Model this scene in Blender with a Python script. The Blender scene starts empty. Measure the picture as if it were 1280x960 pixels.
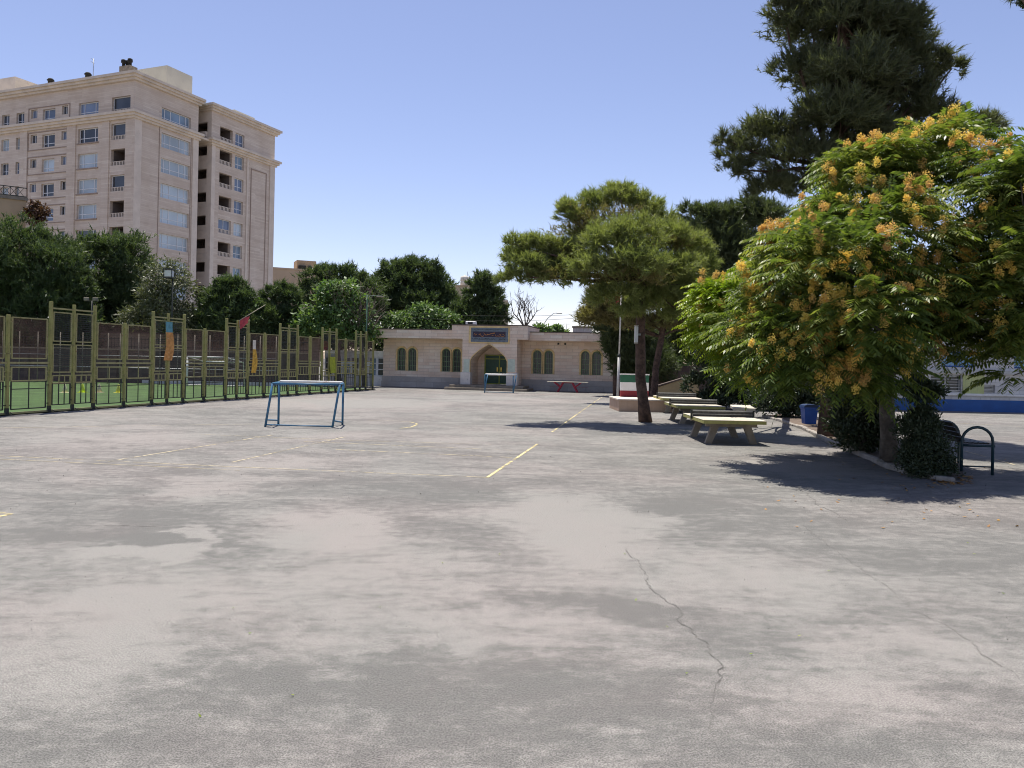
import bpy, math, random
import numpy as np
from mathutils import Vector, Matrix
random.seed(7)
R = math.radians
S = bpy.context.scene
COL = S.collection
# ---------------------------------------------------------------- camera
HC, FP, ROLL, HY = 1.8, 1000.0, R(1.2), 451.0
CR, SR = math.cos(ROLL), math.sin(ROLL)
def ray(x, y):                       # photo pixel -> world direction with Y = 1
    u, v = x-640, y-HY
    return Vector(((u*CR+v*SR)/FP, 1.0, (u*SR-v*CR)/FP))
def P(x, y, d): r = ray(x, y); return Vector((r.x*d, d, HC+r.z*d))
def G(x, y, z=0.0): r = ray(x, y); return P(x, y, (z-HC)/r.z)
cam = bpy.data.cameras.new('camera'); co = bpy.data.objects.new('camera', cam); COL.objects.link(co)
cam.sensor_width = 36; cam.lens = FP/1280*36; cam.shift_y = -(480-HY)/1280; cam.clip_end = 3000; cam.clip_start = .1
co.matrix_world = Matrix(((CR, -SR, 0, 0), (0, 0, -1, 0), (SR, CR, 0, HC), (0, 0, 0, 1)))
S.camera = co
# ---------------------------------------------------------------- materials
def nmat(name):
    m = bpy.data.materials.new(name); m.use_nodes = True
    nt = m.node_tree; nt.nodes.clear()
    out = nt.nodes.new('ShaderNodeOutputMaterial'); b = nt.nodes.new('ShaderNodeBsdfPrincipled')
    nt.links.new(b.outputs[0], out.inputs[0])
    return m, nt, b, out
def N(nt, t, **k):
    n = nt.nodes.new('ShaderNode'+t)
    for a, v in k.items():
        if a[0] == '_': n.inputs[a[1:].replace('_', ' ')].default_value = v
        else: setattr(n, a, v)
    return n
def c4(c): return (c[0], c[1], c[2], 1)
def mixc(nt, fac, a, b, mode='MIX'):
    n = nt.nodes.new('ShaderNodeMix'); n.data_type = 'RGBA'; n.blend_type = mode
    for i, v in ((0, fac), (6, a), (7, b)):
        if hasattr(v, 'links') or hasattr(v, 'is_linked'): nt.links.new(v, n.inputs[i])
        elif i == 0: n.inputs[0].default_value = v
        else: n.inputs[i].default_value = c4(v)
    return n.outputs[2]
def mth(nt, op, a, b=None, c=None, clamp=False):
    n = nt.nodes.new('ShaderNodeMath'); n.operation = op; n.use_clamp = clamp
    for i, v in enumerate((a, b, c)):
        if v is None: continue
        if hasattr(v, 'is_linked'): nt.links.new(v, n.inputs[i])
        else: n.inputs[i].default_value = v
    return n.outputs[0]
def ramp(nt, fac, lo, hi, a=0., b=1.):
    n = nt.nodes.new('ShaderNodeMapRange'); n.inputs[1].default_value = lo; n.inputs[2].default_value = hi
    n.inputs[3].default_value = a; n.inputs[4].default_value = b; n.interpolation_type = 'SMOOTHSTEP'
    nt.links.new(fac, n.inputs[0]); return n.outputs[0]
def noise(nt, vec, scale, detail=4, rough=.6, dist=0.):
    n = N(nt, 'TexNoise', _Scale=scale, _Detail=detail, _Roughness=rough, _Distortion=dist)
    if vec is not None: nt.links.new(vec, n.inputs['Vector'])
    return n.outputs['Fac']
def coords(nt, kind='Object'): return N(nt, 'TexCoord').outputs[kind]
def bump(nt, b, h, strength, dist=.02):
    n = N(nt, 'Bump', _Strength=strength, _Distance=dist); nt.links.new(h, n.inputs['Height']); nt.links.new(n.outputs[0], b.inputs['Normal'])
def mat(name, col, rough=.7, var=.15, scale=3., metal=0., dirt=None, bmp=.0, bscale=40., spec=.4):
    m, nt, b, o = nmat(name)
    v = coords(nt); f = noise(nt, v, scale, 5)
    lo = [x*(1-var) for x in col]; hi = [min(1, x*(1+var)) for x in col]
    c = mixc(nt, ramp(nt, f, .3, .7), lo, hi)
    if dirt:
        f2 = noise(nt, v, scale*2.7, 6, .7); c = mixc(nt, ramp(nt, f2, .56, .68), c, dirt)
    nt.links.new(c, b.inputs['Base Color'])
    b.inputs['Roughness'].default_value = rough; b.inputs['Metallic'].default_value = metal
    b.inputs['Specular IOR Level'].default_value = spec
    if bmp: bump(nt, b, noise(nt, v, bscale, 4), bmp)
    return m
def stone(name, cols, mortar, bw, bh, msize=.006, offs=.5, nscale=1.5, bmp=.25, stain=None, speck=.12):
    m, nt, b, o = nmat(name)
    v = coords(nt); sp = N(nt, 'SeparateXYZ'); nt.links.new(v, sp.inputs[0])
    cb = N(nt, 'CombineXYZ'); nt.links.new(mth(nt, 'ADD', sp.outputs[0], sp.outputs[1]), cb.inputs[0]); nt.links.new(sp.outputs[2], cb.inputs[1])
    br = N(nt, 'TexBrick', offset=offs, _Scale=1., _Mortar_Size=msize, _Mortar_Smooth=.2, _Bias=0., _Brick_Width=bw, _Row_Height=bh)
    br.inputs['Color1'].default_value = (0, 0, 0, 1); br.inputs['Color2'].default_value = (1, 1, 1, 1); br.inputs['Mortar'].default_value = (.5, .5, .5, 1)
    nt.links.new(cb.outputs[0], br.inputs['Vector'])
    cr = N(nt, 'ValToRGB'); e = cr.color_ramp.elements
    e[0].position = 0; e[0].color = c4(cols[0]); e[1].position = 1; e[1].color = c4(cols[-1])
    for i, c in enumerate(cols[1:-1]):
        q = e.new((i+1)/(len(cols)-1)); q.color = c4(c)
    nt.links.new(br.outputs['Color'], cr.inputs[0])
    f = noise(nt, v, nscale, 6, .65)
    c = mixc(nt, ramp(nt, f, .3, .7, 0, 1), cr.outputs[0], mixc(nt, 1., cr.outputs[0], (.86, .83, .8), 'MULTIPLY'))
    f3 = noise(nt, v, 18., 5, .7)
    c = mixc(nt, ramp(nt, f3, .4, .75, 0, speck*3), c, mixc(nt, 1., c, (.62, .58, .55), 'MULTIPLY'))
    if stain: c = mixc(nt, ramp(nt, noise(nt, v, .6, 5), .5, .7, 0, .55), c, stain)
    c = mixc(nt, br.outputs['Fac'], c, mortar)
    nt.links.new(c, b.inputs['Base Color']); b.inputs['Roughness'].default_value = .75; b.inputs['Specular IOR Level'].default_value = .25
    h = mth(nt, 'SUBTRACT', mth(nt, 'MULTIPLY', f3, .5), br.outputs['Fac'])
    bump(nt, b, h, bmp, .02)
    return m
def leafmat(name, cols, trans=.35, rough=.5, nscale=.8, spec=.35, tint=(1.25, 1.35, .6), isl=.55):
    m, nt, b, o = nmat(name)
    g = N(nt, 'NewGeometry'); f = noise(nt, coords(nt), nscale, 3)
    x = mth(nt, 'ADD', mth(nt, 'MULTIPLY', g.outputs['Random Per Island'], isl), mth(nt, 'MULTIPLY', ramp(nt, f, .3, .7), 1-isl))
    cr = N(nt, 'ValToRGB'); e = cr.color_ramp.elements
    e[0].color = c4(cols[0]); e[1].color = c4(cols[-1])
    for i, c in enumerate(cols[1:-1]):
        q = e.new((i+1)/(len(cols)-1)); q.color = c4(c)
    nt.links.new(x, cr.inputs[0]); nt.links.new(cr.outputs[0], b.inputs['Base Color'])
    b.inputs['Roughness'].default_value = rough; b.inputs['Specular IOR Level'].default_value = spec
    t = N(nt, 'BsdfTranslucent'); nt.links.new(mixc(nt, 1., cr.outputs[0], tint, 'MULTIPLY'), t.inputs[0])
    mx = N(nt, 'MixShader'); mx.inputs[0].default_value = trans
    nt.links.new(b.outputs[0], mx.inputs[1]); nt.links.new(t.outputs[0], mx.inputs[2]); nt.links.new(mx.outputs[0], o.inputs[0])
    return m
def glass(name, col, rough=.08, var=.3, scale=.25):
    m, nt, b, o = nmat(name)
    f = noise(nt, coords(nt), scale, 2)
    nt.links.new(mixc(nt, ramp(nt, f, .35, .65), [x*(1-var) for x in col], [x*(1+var) for x in col]), b.inputs['Base Color'])
    b.inputs['Roughness'].default_value = rough; b.inputs['Specular IOR Level'].default_value = .6
    return m
def meshmat(name, col, alpha):       # fine wire mesh: thinner than a pixel, so part of the light passes
    m, nt, b, o = nmat(name)
    b.inputs['Base Color'].default_value = c4(col); b.inputs['Roughness'].default_value = .8
    v = coords(nt); f = noise(nt, v, 2.2, 5)
    w1 = N(nt, 'TexWave', wave_type='BANDS', bands_direction='Z', _Scale=4.2); nt.links.new(v, w1.inputs[0])
    a = mth(nt, 'ADD', ramp(nt, f, .3, .7, alpha*.6, alpha*1.1), ramp(nt, w1.outputs[1], .75, .95, 0, alpha*.25))
    t = N(nt, 'BsdfTransparent'); mx = N(nt, 'MixShader'); nt.links.new(a, mx.inputs[0])
    nt.links.new(t.outputs[0], mx.inputs[1]); nt.links.new(b.outputs[0], mx.inputs[2]); nt.links.new(mx.outputs[0], o.inputs[0])
    return m
def pmat(name, col, wear):           # worn paint on asphalt
    m, nt, b, o = nmat(name)
    v = coords(nt); f = noise(nt, v, 5., 8, .75); f2 = noise(nt, v, .5, 3)
    k = ramp(nt, mth(nt, 'ADD', f, mth(nt, 'MULTIPLY', mth(nt, 'SUBTRACT', f2, .5), .5)), wear-.06, wear+.1)
    nt.links.new(k, b.inputs['Alpha'])
    c = mixc(nt, ramp(nt, noise(nt, v, 60., 3), .45, .6), col, [x*.75 for x in col])
    nt.links.new(c, b.inputs['Base Color']); b.inputs['Roughness'].default_value = .8
    return m
# ---------------------------------------------------------------- mesh builder
class MB:
    def __init__(s): s.v = []; s.f = []; s.sm = []
    def add(s, vs, fs, smooth=False):
        o = len(s.v); s.v += [tuple(v) for v in vs]
        for f in fs: s.f.append(tuple(i+o for i in f)); s.sm.append(smooth)
        return s
    def quad(s, a, b, c, d): return s.add((a, b, c, d), ((0, 1, 2, 3),))
    def box(s, x0, x1, y0, y1, z0, z1, M=None, bev=0.):
        if bev:
            e = bev; vs = []; fs = []
            for z, k in ((z0, e), (z0+e, 0), (z1-e, 0), (z1, e)):
                vs += [(x0+k, y0+k, z), (x1-k, y0+k, z), (x1-k, y1-k, z), (x0+k, y1-k, z)]
            for r in range(3):
                for i in range(4): j = (i+1) % 4; fs.append((r*4+i, r*4+j, r*4+4+j, r*4+4+i))
            fs += [(3, 2, 1, 0), (12, 13, 14, 15)]
        else:
            vs = [(x0, y0, z0), (x1, y0, z0), (x1, y1, z0), (x0, y1, z0), (x0, y0, z1), (x1, y0, z1), (x1, y1, z1), (x0, y1, z1)]
            fs = ((3, 2, 1, 0), (4, 5, 6, 7), (0, 1, 5, 4), (1, 2, 6, 5), (2, 3, 7, 6), (3, 0, 4, 7))
        if M is not None: vs = [M @ Vector(v) for v in vs]
        return s.add(vs, fs)
    def path(s, pts, rad, n=8, cap=True, smooth=True):
        pts = [Vector(p) for p in pts]
        if not hasattr(rad, '__len__'): rad = [rad]*len(pts)
        vs = []; fs = []; ref = None
        for i, p in enumerate(pts):
            t = (pts[min(i+1, len(pts)-1)]-pts[max(i-1, 0)]).normalized()
            if ref is None: ref = t.cross(Vector((1, 0, 0)) if abs(t.x) < .8 else Vector((0, 1, 0)))
            a = (ref-t*ref.dot(t)).normalized(); b = t.cross(a); ref = a
            for k in range(n):
                g = 2*math.pi*k/n+math.pi/n; vs.append(p+(a*math.cos(g)+b*math.sin(g))*rad[i])
        for i in range(len(pts)-1):
            for k in range(n): j = (k+1) % n; fs.append((i*n+k, i*n+j, (i+1)*n+j, (i+1)*n+k))
        if cap: fs.append(tuple(range(n))); fs.append(tuple(reversed(range((len(pts)-1)*n, len(pts)*n))))
        return s.add(vs, fs, smooth)
    def niche(s, x0, x1, y0, y1, z0, z1):    # open-fronted recess
        return s.add([(x0, y0, z0), (x1, y0, z0), (x1, y1, z0), (x0, y1, z0), (x0, y0, z1), (x1, y0, z1), (x1, y1, z1), (x0, y1, z1)], ((0, 1, 2, 3), (4, 5, 6, 7), (1, 2, 6, 5), (2, 3, 7, 6), (3, 0, 4, 7)))
    def bar(s, a, b, w):                     # square bar
        return s.path([a, b], w*.7071, 4, True, False)
    def prism(s, poly, axis, a, b):          # poly in the two other axes, extruded along axis
        def pt(p, h): return (h, p[0], p[1]) if axis == 0 else ((p[0], h, p[1]) if axis == 1 else (p[0], p[1], h))
        n = len(poly); vs = [pt(p, a) for p in poly]+[pt(p, b) for p in poly]
        fs = [tuple(range(n)), tuple(reversed(range(n, 2*n)))]+[(i, i+n, (i+1) % n+n, (i+1) % n) for i in range(n)]
        return s.add(vs, fs)
    def lathe(s, c, prof, n=16, smooth=True):
        vs = []; fs = []
        for r, z in prof:
            for k in range(n): g = 2*math.pi*k/n; vs.append((c[0]+r*math.cos(g), c[1]+r*math.sin(g), c[2]+z))
        for i in range(len(prof)-1):
            for k in range(n): j = (k+1) % n; fs.append((i*n+k, i*n+j, (i+1)*n+j, (i+1)*n+k))
        fs.append(tuple(reversed(range(n)))); fs.append(tuple(range((len(prof)-1)*n, len(prof)*n)))
        return s.add(vs, fs, smooth)
    def build(s, name, m, parent=None, fix=True):
        me = bpy.data.meshes.new(name); me.from_pydata(s.v, [], s.f); me.materials.append(m)
        if any(s.sm): me.polygons.foreach_set('use_smooth', s.sm)
        if fix:
            import bmesh
            bm = bmesh.new(); bm.from_mesh(me); bmesh.ops.recalc_face_normals(bm, faces=bm.faces); bm.to_mesh(me); bm.free()
        me.update()
        o = bpy.data.objects.new(name, me); COL.objects.link(o)
        if parent is not None: o.parent = parent
        return o
def tag(o, label, cat, group=None):
    o['label'] = label; o['category'] = cat
    if group: o['group'] = group
    return o
def thing(name, label, cat, loc=(0, 0, 0), rz=0., group=None):
    o = bpy.data.objects.new(name, None); COL.objects.link(o); o.location = loc; o.rotation_euler = (0, 0, rz)
    o.empty_display_size = .2
    return tag(o, label, cat, group)
def struct(o, kind='structure'): o['kind'] = kind; return o
def copy_tree(o, parent=None):
    c = o.copy(); COL.objects.link(c)
    if parent is not None: c.parent = parent
    for ch in [x for x in list(o.children)]: copy_tree(ch, c)
    return c
class Frame:                                  # local frame: x along a facade, y away from the viewer, z up
    def __init__(s, org, rz): s.o = Vector(org); s.rz = rz; s.x = Vector((math.cos(rz), math.sin(rz), 0)); s.y = Vector((-math.sin(rz), math.cos(rz), 0))
    def at(s, x, y, yl=0.):                   # photo pixel on the plane local y = yl -> (local x, z)
        r = ray(x, y); c = Vector((0, 0, HC)); k = ((s.o+s.y*yl)-c).dot(s.y)/r.dot(s.y); p = c+r*k-s.o
        return p.dot(s.x), p.z+s.o.z
def numpy_mesh(name, verts, k, m, parent, flat=True):   # verts: (n*k,3), every k verts a face
    n = len(verts)//k; me = bpy.data.meshes.new(name)
    me.vertices.add(n*k); me.vertices.foreach_set('co', np.ascontiguousarray(verts, dtype=np.float32).ravel())
    me.loops.add(n*k); me.loops.foreach_set('vertex_index', np.arange(n*k, dtype=np.int32))
    me.polygons.add(n); me.polygons.foreach_set('loop_start', np.arange(n, dtype=np.int32)*k)
    me.materials.append(m); me.update(calc_edges=True); me.validate()
    o = bpy.data.objects.new(name, me); COL.objects.link(o)
    if parent is not None: o.parent = parent
    return o
# ---------------------------------------------------------------- foliage
def unit(a): return a/np.maximum(np.linalg.norm(a, axis=-1, keepdims=True), 1e-9)
def clump_points(rng, blobs, n, per, csize, inner=.35):
    b = np.array(blobs, float); w = (b[:, 3]*b[:, 4]+b[:, 4]*b[:, 5]+b[:, 3]*b[:, 5]); w /= w.sum()
    nc = max(6, n//per); bi = rng.choice(len(b), nc, p=w)
    u = unit(rng.normal(size=(nc, 3))); u[:, 2] = np.where(u[:, 2] < -.55, -u[:, 2]*.6, u[:, 2])
    r = 1-np.abs(rng.normal(0, inner, nc)); r = np.clip(r, .25, 1.0)*(.86+.28*rng.random(nc))
    cc = b[bi, :3]+u*b[bi, 3:]*r[:, None]; ms = b[bi, 3:].mean(1)
    ci = rng.integers(0, nc, n)
    sc = ms[ci]*csize*(.6+.8*rng.random(n))
    p = cc[ci]+rng.normal(size=(n, 3))*sc[:, None]*np.array([.55, .55, .4])
    out = unit(.8*u[ci]+.6*unit(p-cc[ci]))
    return p, out
def pine_crown(parent, blobs, n, m, seed, L=.14, w=.012, k=12, per=14, csize=.32, spread=.7, up=.45, name='crown', inner=.3):
    rng = np.random.default_rng(seed); p, out = clump_points(rng, blobs, n, per, csize, inner)
    d = unit(out*.7+np.array([0, 0, up])+rng.normal(size=p.shape)*.35)
    d = np.repeat(d, k, 0); p = np.repeat(p, k, 0)
    nd = unit(d+rng.normal(size=d.shape)*spread*.6)
    s = unit(np.cross(nd, rng.normal(size=d.shape)))
    l = (L*(.6+.8*rng.random(len(p))))[:, None]; b0 = p-nd*l*.25+d*l*(rng.random(len(p))[:, None]-.3)*.8
    v = np.stack([b0-s*w*.5, b0+s*w*.5, b0+nd*l], 1).reshape(-1, 3)
    return numpy_mesh(name, v, 3, m, parent)
def leaf_crown(parent, blobs, n, m, seed, L=.12, w=.06, per=30, csize=.35, name='crown', droop=.2, inner=.3):
    rng = np.random.default_rng(seed); p, out = clump_points(rng, blobs, n, per, csize, inner)
    d = unit(out*.5+rng.normal(size=p.shape)*.6-np.array([0, 0, droop])); s = unit(np.cross(d, unit(out+np.array([0, 0, .6])+rng.normal(size=p.shape)*.5)))
    l = (L*(.6+.8*rng.random(n)))[:, None]; ww = l*w/L
    v = np.stack([p, p+d*l*.5-s*ww*.5, p+d*l, p+d*l*.5+s*ww*.5], 1).reshape(-1, 3)
    return numpy_mesh(name, v, 4, m, parent)
def frond_crown(parent, blobs, n, m, seed, RL=.6, nl=10, ll=.15, lw=.043, per=9, csize=.24, name='crown', inner=.2):
    rng = np.random.default_rng(seed); p, out = clump_points(rng, blobs, n, per, csize, inner)
    a = rng.random(n)*2*np.pi; rad = np.stack([np.cos(a), np.sin(a), np.zeros(n)], 1)
    f = unit(out*np.array([1, 1, .5])*.8+rad*.55+np.array([0, 0, .12])); z = np.array([0, 0, 1.])
    s = unit(np.cross(f, z)+rng.normal(size=f.shape)*.18); upv = np.cross(s, f)
    L = RL*(.65+.6*rng.random(n)); dr = .22+.3*rng.random(n)
    T = (np.arange(nl)+1.2)/(nl+.6); V = []
    for sd in (-1, 1):
        for t in T:
            c = p+f*(L*t)[:, None]-z*(L*dr*t*t)[:, None]
            tf = unit(f-z*(2*dr*t)[:, None])
            ld = unit(s*sd*.9+tf*(.35+.35*t)-z*(.25+.4*rng.random(n))[:, None]*1.)
            wd = unit(np.cross(ld, upv+.25*rng.normal(size=f.shape)))
            l = (ll*(.8+.4*rng.random(n))*(1-.45*abs(t-.45)))[:, None]*(L/RL)[:, None]; ww = lw*l/ll
            V.append(np.stack([c, c+ld*l*.38-wd*ww*.5, c+ld*l, c+ld*l*.38+wd*ww*.5], 1))
    v = np.concatenate(V, 0).reshape(-1, 3)
    o = numpy_mesh(name, v, 4, m, parent)
    return o, p, out
def tuft_clusters(parent, pts, m, seed, k=90, r=.085, size=.036, name='blossoms'):
    rng = np.random.default_rng(seed); n = len(pts); p = np.repeat(np.array(pts), k, 0)
    sc = np.repeat(.6+.7*rng.random(n), k)[:, None]
    q = unit(rng.normal(size=p.shape))*(rng.random(len(p))[:, None]**.45)*r*sc*np.array([1, 1, 1.3]); p = p+q
    d = unit(rng.normal(size=p.shape)); s = unit(np.cross(d, rng.normal(size=p.shape)))
    l = (size*(.7+.7*rng.random(len(p))))[:, None]
    v = np.stack([p-d*l*.5, p-s*l*.22, p+d*l*.5, p+s*l*.22], 1).reshape(-1, 3)
    return numpy_mesh(name, v, 4, m, parent)
def PB(d, *bl):                               # crown lobes: (photo x, y, half width, half height[, depth offset]) at depth d
    o = []
    for b in bl:
        dd = d+(b[4] if len(b) > 4 else 0); c = P(b[0], b[1], dd); rx, rz = b[2]*dd/FP, b[3]*dd/FP
        o.append((c.x, c.y, c.z, rx, (rx+rz)*.55, rz))
    return o
def limbs(parent, base, top, blobs, r0, r1, m, seed, nl=None, mid=None, name='trunk', lo=.6):
    rng = random.Random(seed); mb = MB(); base = Vector(base); top = Vector(top)
    pts = [base-Vector((0, 0, .05))]; rad = [r0*1.3]; n = 7
    for i in range(1, n+1):
        t = i/n; q = base.lerp(top, t)
        if mid is not None: q = (base*(1-t)**2+Vector(mid)*2*t*(1-t)+top*t*t)
        w = r0*.25*(1 if i < n else 0); pts.append(q+Vector((rng.uniform(-w, w), rng.uniform(-w, w), 0))); rad.append(r0+(r1-r0)*t)
    mb.path(pts, rad, 10)
    bl = list(blobs); 
    if nl: rng.shuffle(bl); bl = bl[:nl]
    for b in bl:
        c = Vector(b[:3]); h = max(min((c.z-base.z)*.62/(top.z-base.z), 1), lo); k = h*n; i = min(int(k), n-1); s0 = pts[i+0].lerp(pts[i+1], min(max(k-i, 0), 1)) if i else pts[1]
        e = c+Vector((rng.uniform(-.3, .3)*b[3], rng.uniform(-.3, .3)*b[4], .1*b[5])); md = s0.lerp(e, .5)+Vector((rng.uniform(-.15, .15), rng.uniform(-.15, .15), -.05))*(e-s0).length
        ln = (e-s0).length; ra = r1*.62*min(1, .35+ln*.12)
        cv = [s0*(1-t)**2+md*2*t*(1-t)+e*t*t+Vector((rng.uniform(-1, 1), rng.uniform(-1, 1), rng.uniform(-1, 1)))*ln*.018*(0 < t < 1) for t in (0, .2, .4, .6, .8, 1)]
        mb.path(cv, [ra, ra*.85, ra*.7, ra*.55, ra*.4, ra*.22], 6)
        for q in range(3):
            a0 = cv[rng.choice((2, 3, 4))]; v = Vector((rng.uniform(-1, 1)*b[3], rng.uniform(-1, 1)*b[4], rng.uniform(-.2, 1)*b[5]))*.7
            mb.path([a0, a0+v*.5+Vector((0, 0, .06*b[5])), a0+v], [ra*.4, ra*.28, ra*.1], 5)
    return mb.build(name, m, parent)
# ---------------------------------------------------------------- sky, sun, render
SUN_EL, SUN_AZ = R(73), R(-20)                # azimuth measured from +Y towards +X
w = bpy.data.worlds.new('World'); S.world = w; w.use_nodes = True
wn = w.node_tree; bg = wn.nodes['Background']; sky = wn.nodes.new('ShaderNodeTexSky')
sky.sky_type = 'NISHITA'; sky.sun_disc = False; sky.sun_elevation = SUN_EL; sky.sun_rotation = SUN_AZ
sky.air_density = 1.0; sky.dust_density = .9; sky.ozone_density = 5.0; sky.altitude = 1200
wn.links.new(mixc(wn, 1., sky.outputs[0], (1.04, .80, .75), 'MULTIPLY'), bg.inputs[0]); bg.inputs[1].default_value = .12
sl = bpy.data.lights.new('sun', 'SUN'); so = bpy.data.objects.new('sun', sl); COL.objects.link(so)
sl.energy = 3.9; sl.angle = R(.53); sl.color = (1, .95, .87)
sdir = Vector((math.sin(SUN_AZ)*math.cos(SUN_EL), math.cos(SUN_AZ)*math.cos(SUN_EL), math.sin(SUN_EL)))
so.rotation_euler = sdir.to_track_quat('Z', 'Y').to_euler(); so.location = (0, 0, 60)
S.view_settings.view_transform = 'Standard'; S.view_settings.look = 'None'; S.view_settings.exposure = .87; S.view_settings.gamma = 1
S.render.engine = 'CYCLES'; S.cycles.use_denoising = True; S.cycles.max_bounces = 8; S.cycles.diffuse_bounces = 4; S.cycles.transparent_max_bounces = 24
S.cycles.sample_clamp_indirect = 6; S.cycles.pixel_filter_type = 'BLACKMAN_HARRIS'; S.cycles.filter_width = 1.05
# ---------------------------------------------------------------- shared materials
M = {}
M['olive'] = mat('olive_paint', (.27, .255, .08), .55, .15, 4, dirt=(.13, .11, .045))
M['olive_rail'] = mat('olive_rail_paint', (.30, .275, .12), .6, .15, 4, dirt=(.2, .1, .05))
M['black_paint'] = mat('black_paint', (.022, .026, .02), .5, .3, 6, dirt=(.06, .05, .03))
M['wire'] = meshmat('rusty_wire_mesh', (.10, .058, .04), .55)
M['wire_thin'] = meshmat('thin_wire_mesh', (.06, .045, .035), .24)
M['bark'] = mat('pine_bark', (.10, .062, .045), .9, .45, 6, dirt=(.045, .03, .025), bmp=.8, bscale=22)
M['bark_grey'] = mat('grey_bark', (.12, .10, .08), .9, .4, 6, dirt=(.05, .045, .04), bmp=.7, bscale=25)
M['bark_pale'] = mat('pale_bark', (.26, .23, .2), .9, .4, 5, dirt=(.12, .1, .09), bmp=.5, bscale=25)
M['pine'] = leafmat('pine_needles', [(.13, .165, .055), (.22, .25, .095), (.33, .34, .16)], .48)
M['pine_dry'] = leafmat('dry_pine_needles', [(.13, .125, .05), (.20, .175, .075), (.26, .22, .11)], .4)
M['pine_dark'] = leafmat('dark_pine_needles', [(.05, .07, .034), (.09, .115, .05), (.145, .165, .08)], .32)
M['pine_bg'] = leafmat('distant_pine_needles', [(.044, .068, .034), (.082, .118, .05), (.15, .19, .085)], .32)
M['olive_leaf'] = leafmat('dusty_olive_leaves', [(.07, .085, .045), (.12, .13, .07), (.16, .17, .10)], .25)
M['broad'] = leafmat('broad_green_leaves', [(.06, .12, .035), (.12, .19, .06), (.19, .26, .10)], .35)
M['ail'] = leafmat('compound_green_leaves', [(.055, .095, .026), (.12, .165, .036), (.27, .285, .075)], .42, .42, .6, .28)
M['ail_bright'] = leafmat('sunlit_leaf_tint', [(.12, .20, .02), (.20, .28, .026), (.32, .34, .04)], .45, .4, .6, .45)  # brighter yellow green copy, sunlight put into the leaf colour
M['seed'] = leafmat('orange_seed_clusters', [(.55, .34, .17), (.76, .52, .18), (.86, .68, .16), (.88, .77, .24)], .42, .6, 1.3, .2, (1.1, 1., .7), .3)
M['pine_giant'] = leafmat('brownish_dark_needles', [(.085, .08, .048), (.105, .125, .06), (.16, .165, .095)], .34)
M['bush'] = leafmat('dark_bush_leaves', [(.022, .036, .018), (.036, .054, .026), (.06, .075, .036)], .15)
M['net_cord'] = mat('grey_net_cord', (.30, .30, .29), .8)
M['grey_metal'] = mat('grey_metal', (.35, .36, .36), .45, .12, 5, .6)
M['white_paint'] = mat('white_paint', (.72, .71, .68), .5, .08, 4, dirt=(.5, .46, .4))
M['concrete'] = mat('weathered_concrete', (.24, .205, .16), .85, .2, 3, dirt=(.2, .17, .14), bmp=.3, bscale=60)
M['concrete_top'] = mat('pale_concrete_top', (.52, .47, .38), .8, .12, 2.5, dirt=(.38, .33, .27), bmp=.2, bscale=60)
M['yellow_edge'] = mat('yellow_green_edge_paint', (.36, .34, .11), .7, .15, 4, dirt=(.3, .27, .12))
M['blue_paint'] = mat('blue_goal_paint', (.045, .145, .25), .45, .25, 6, dirt=(.05, .09, .14))
M['glass'] = glass('window_glass', (.20, .27, .34))  # blue grey base holds curtain tone and reflected sky as colour
M['glass_dark'] = glass('dark_window_glass', (.03, .038, .045), .2)
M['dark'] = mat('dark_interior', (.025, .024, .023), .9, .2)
M['pvc'] = mat('white_window_frame', (.66, .67, .68), .4, .05)
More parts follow.
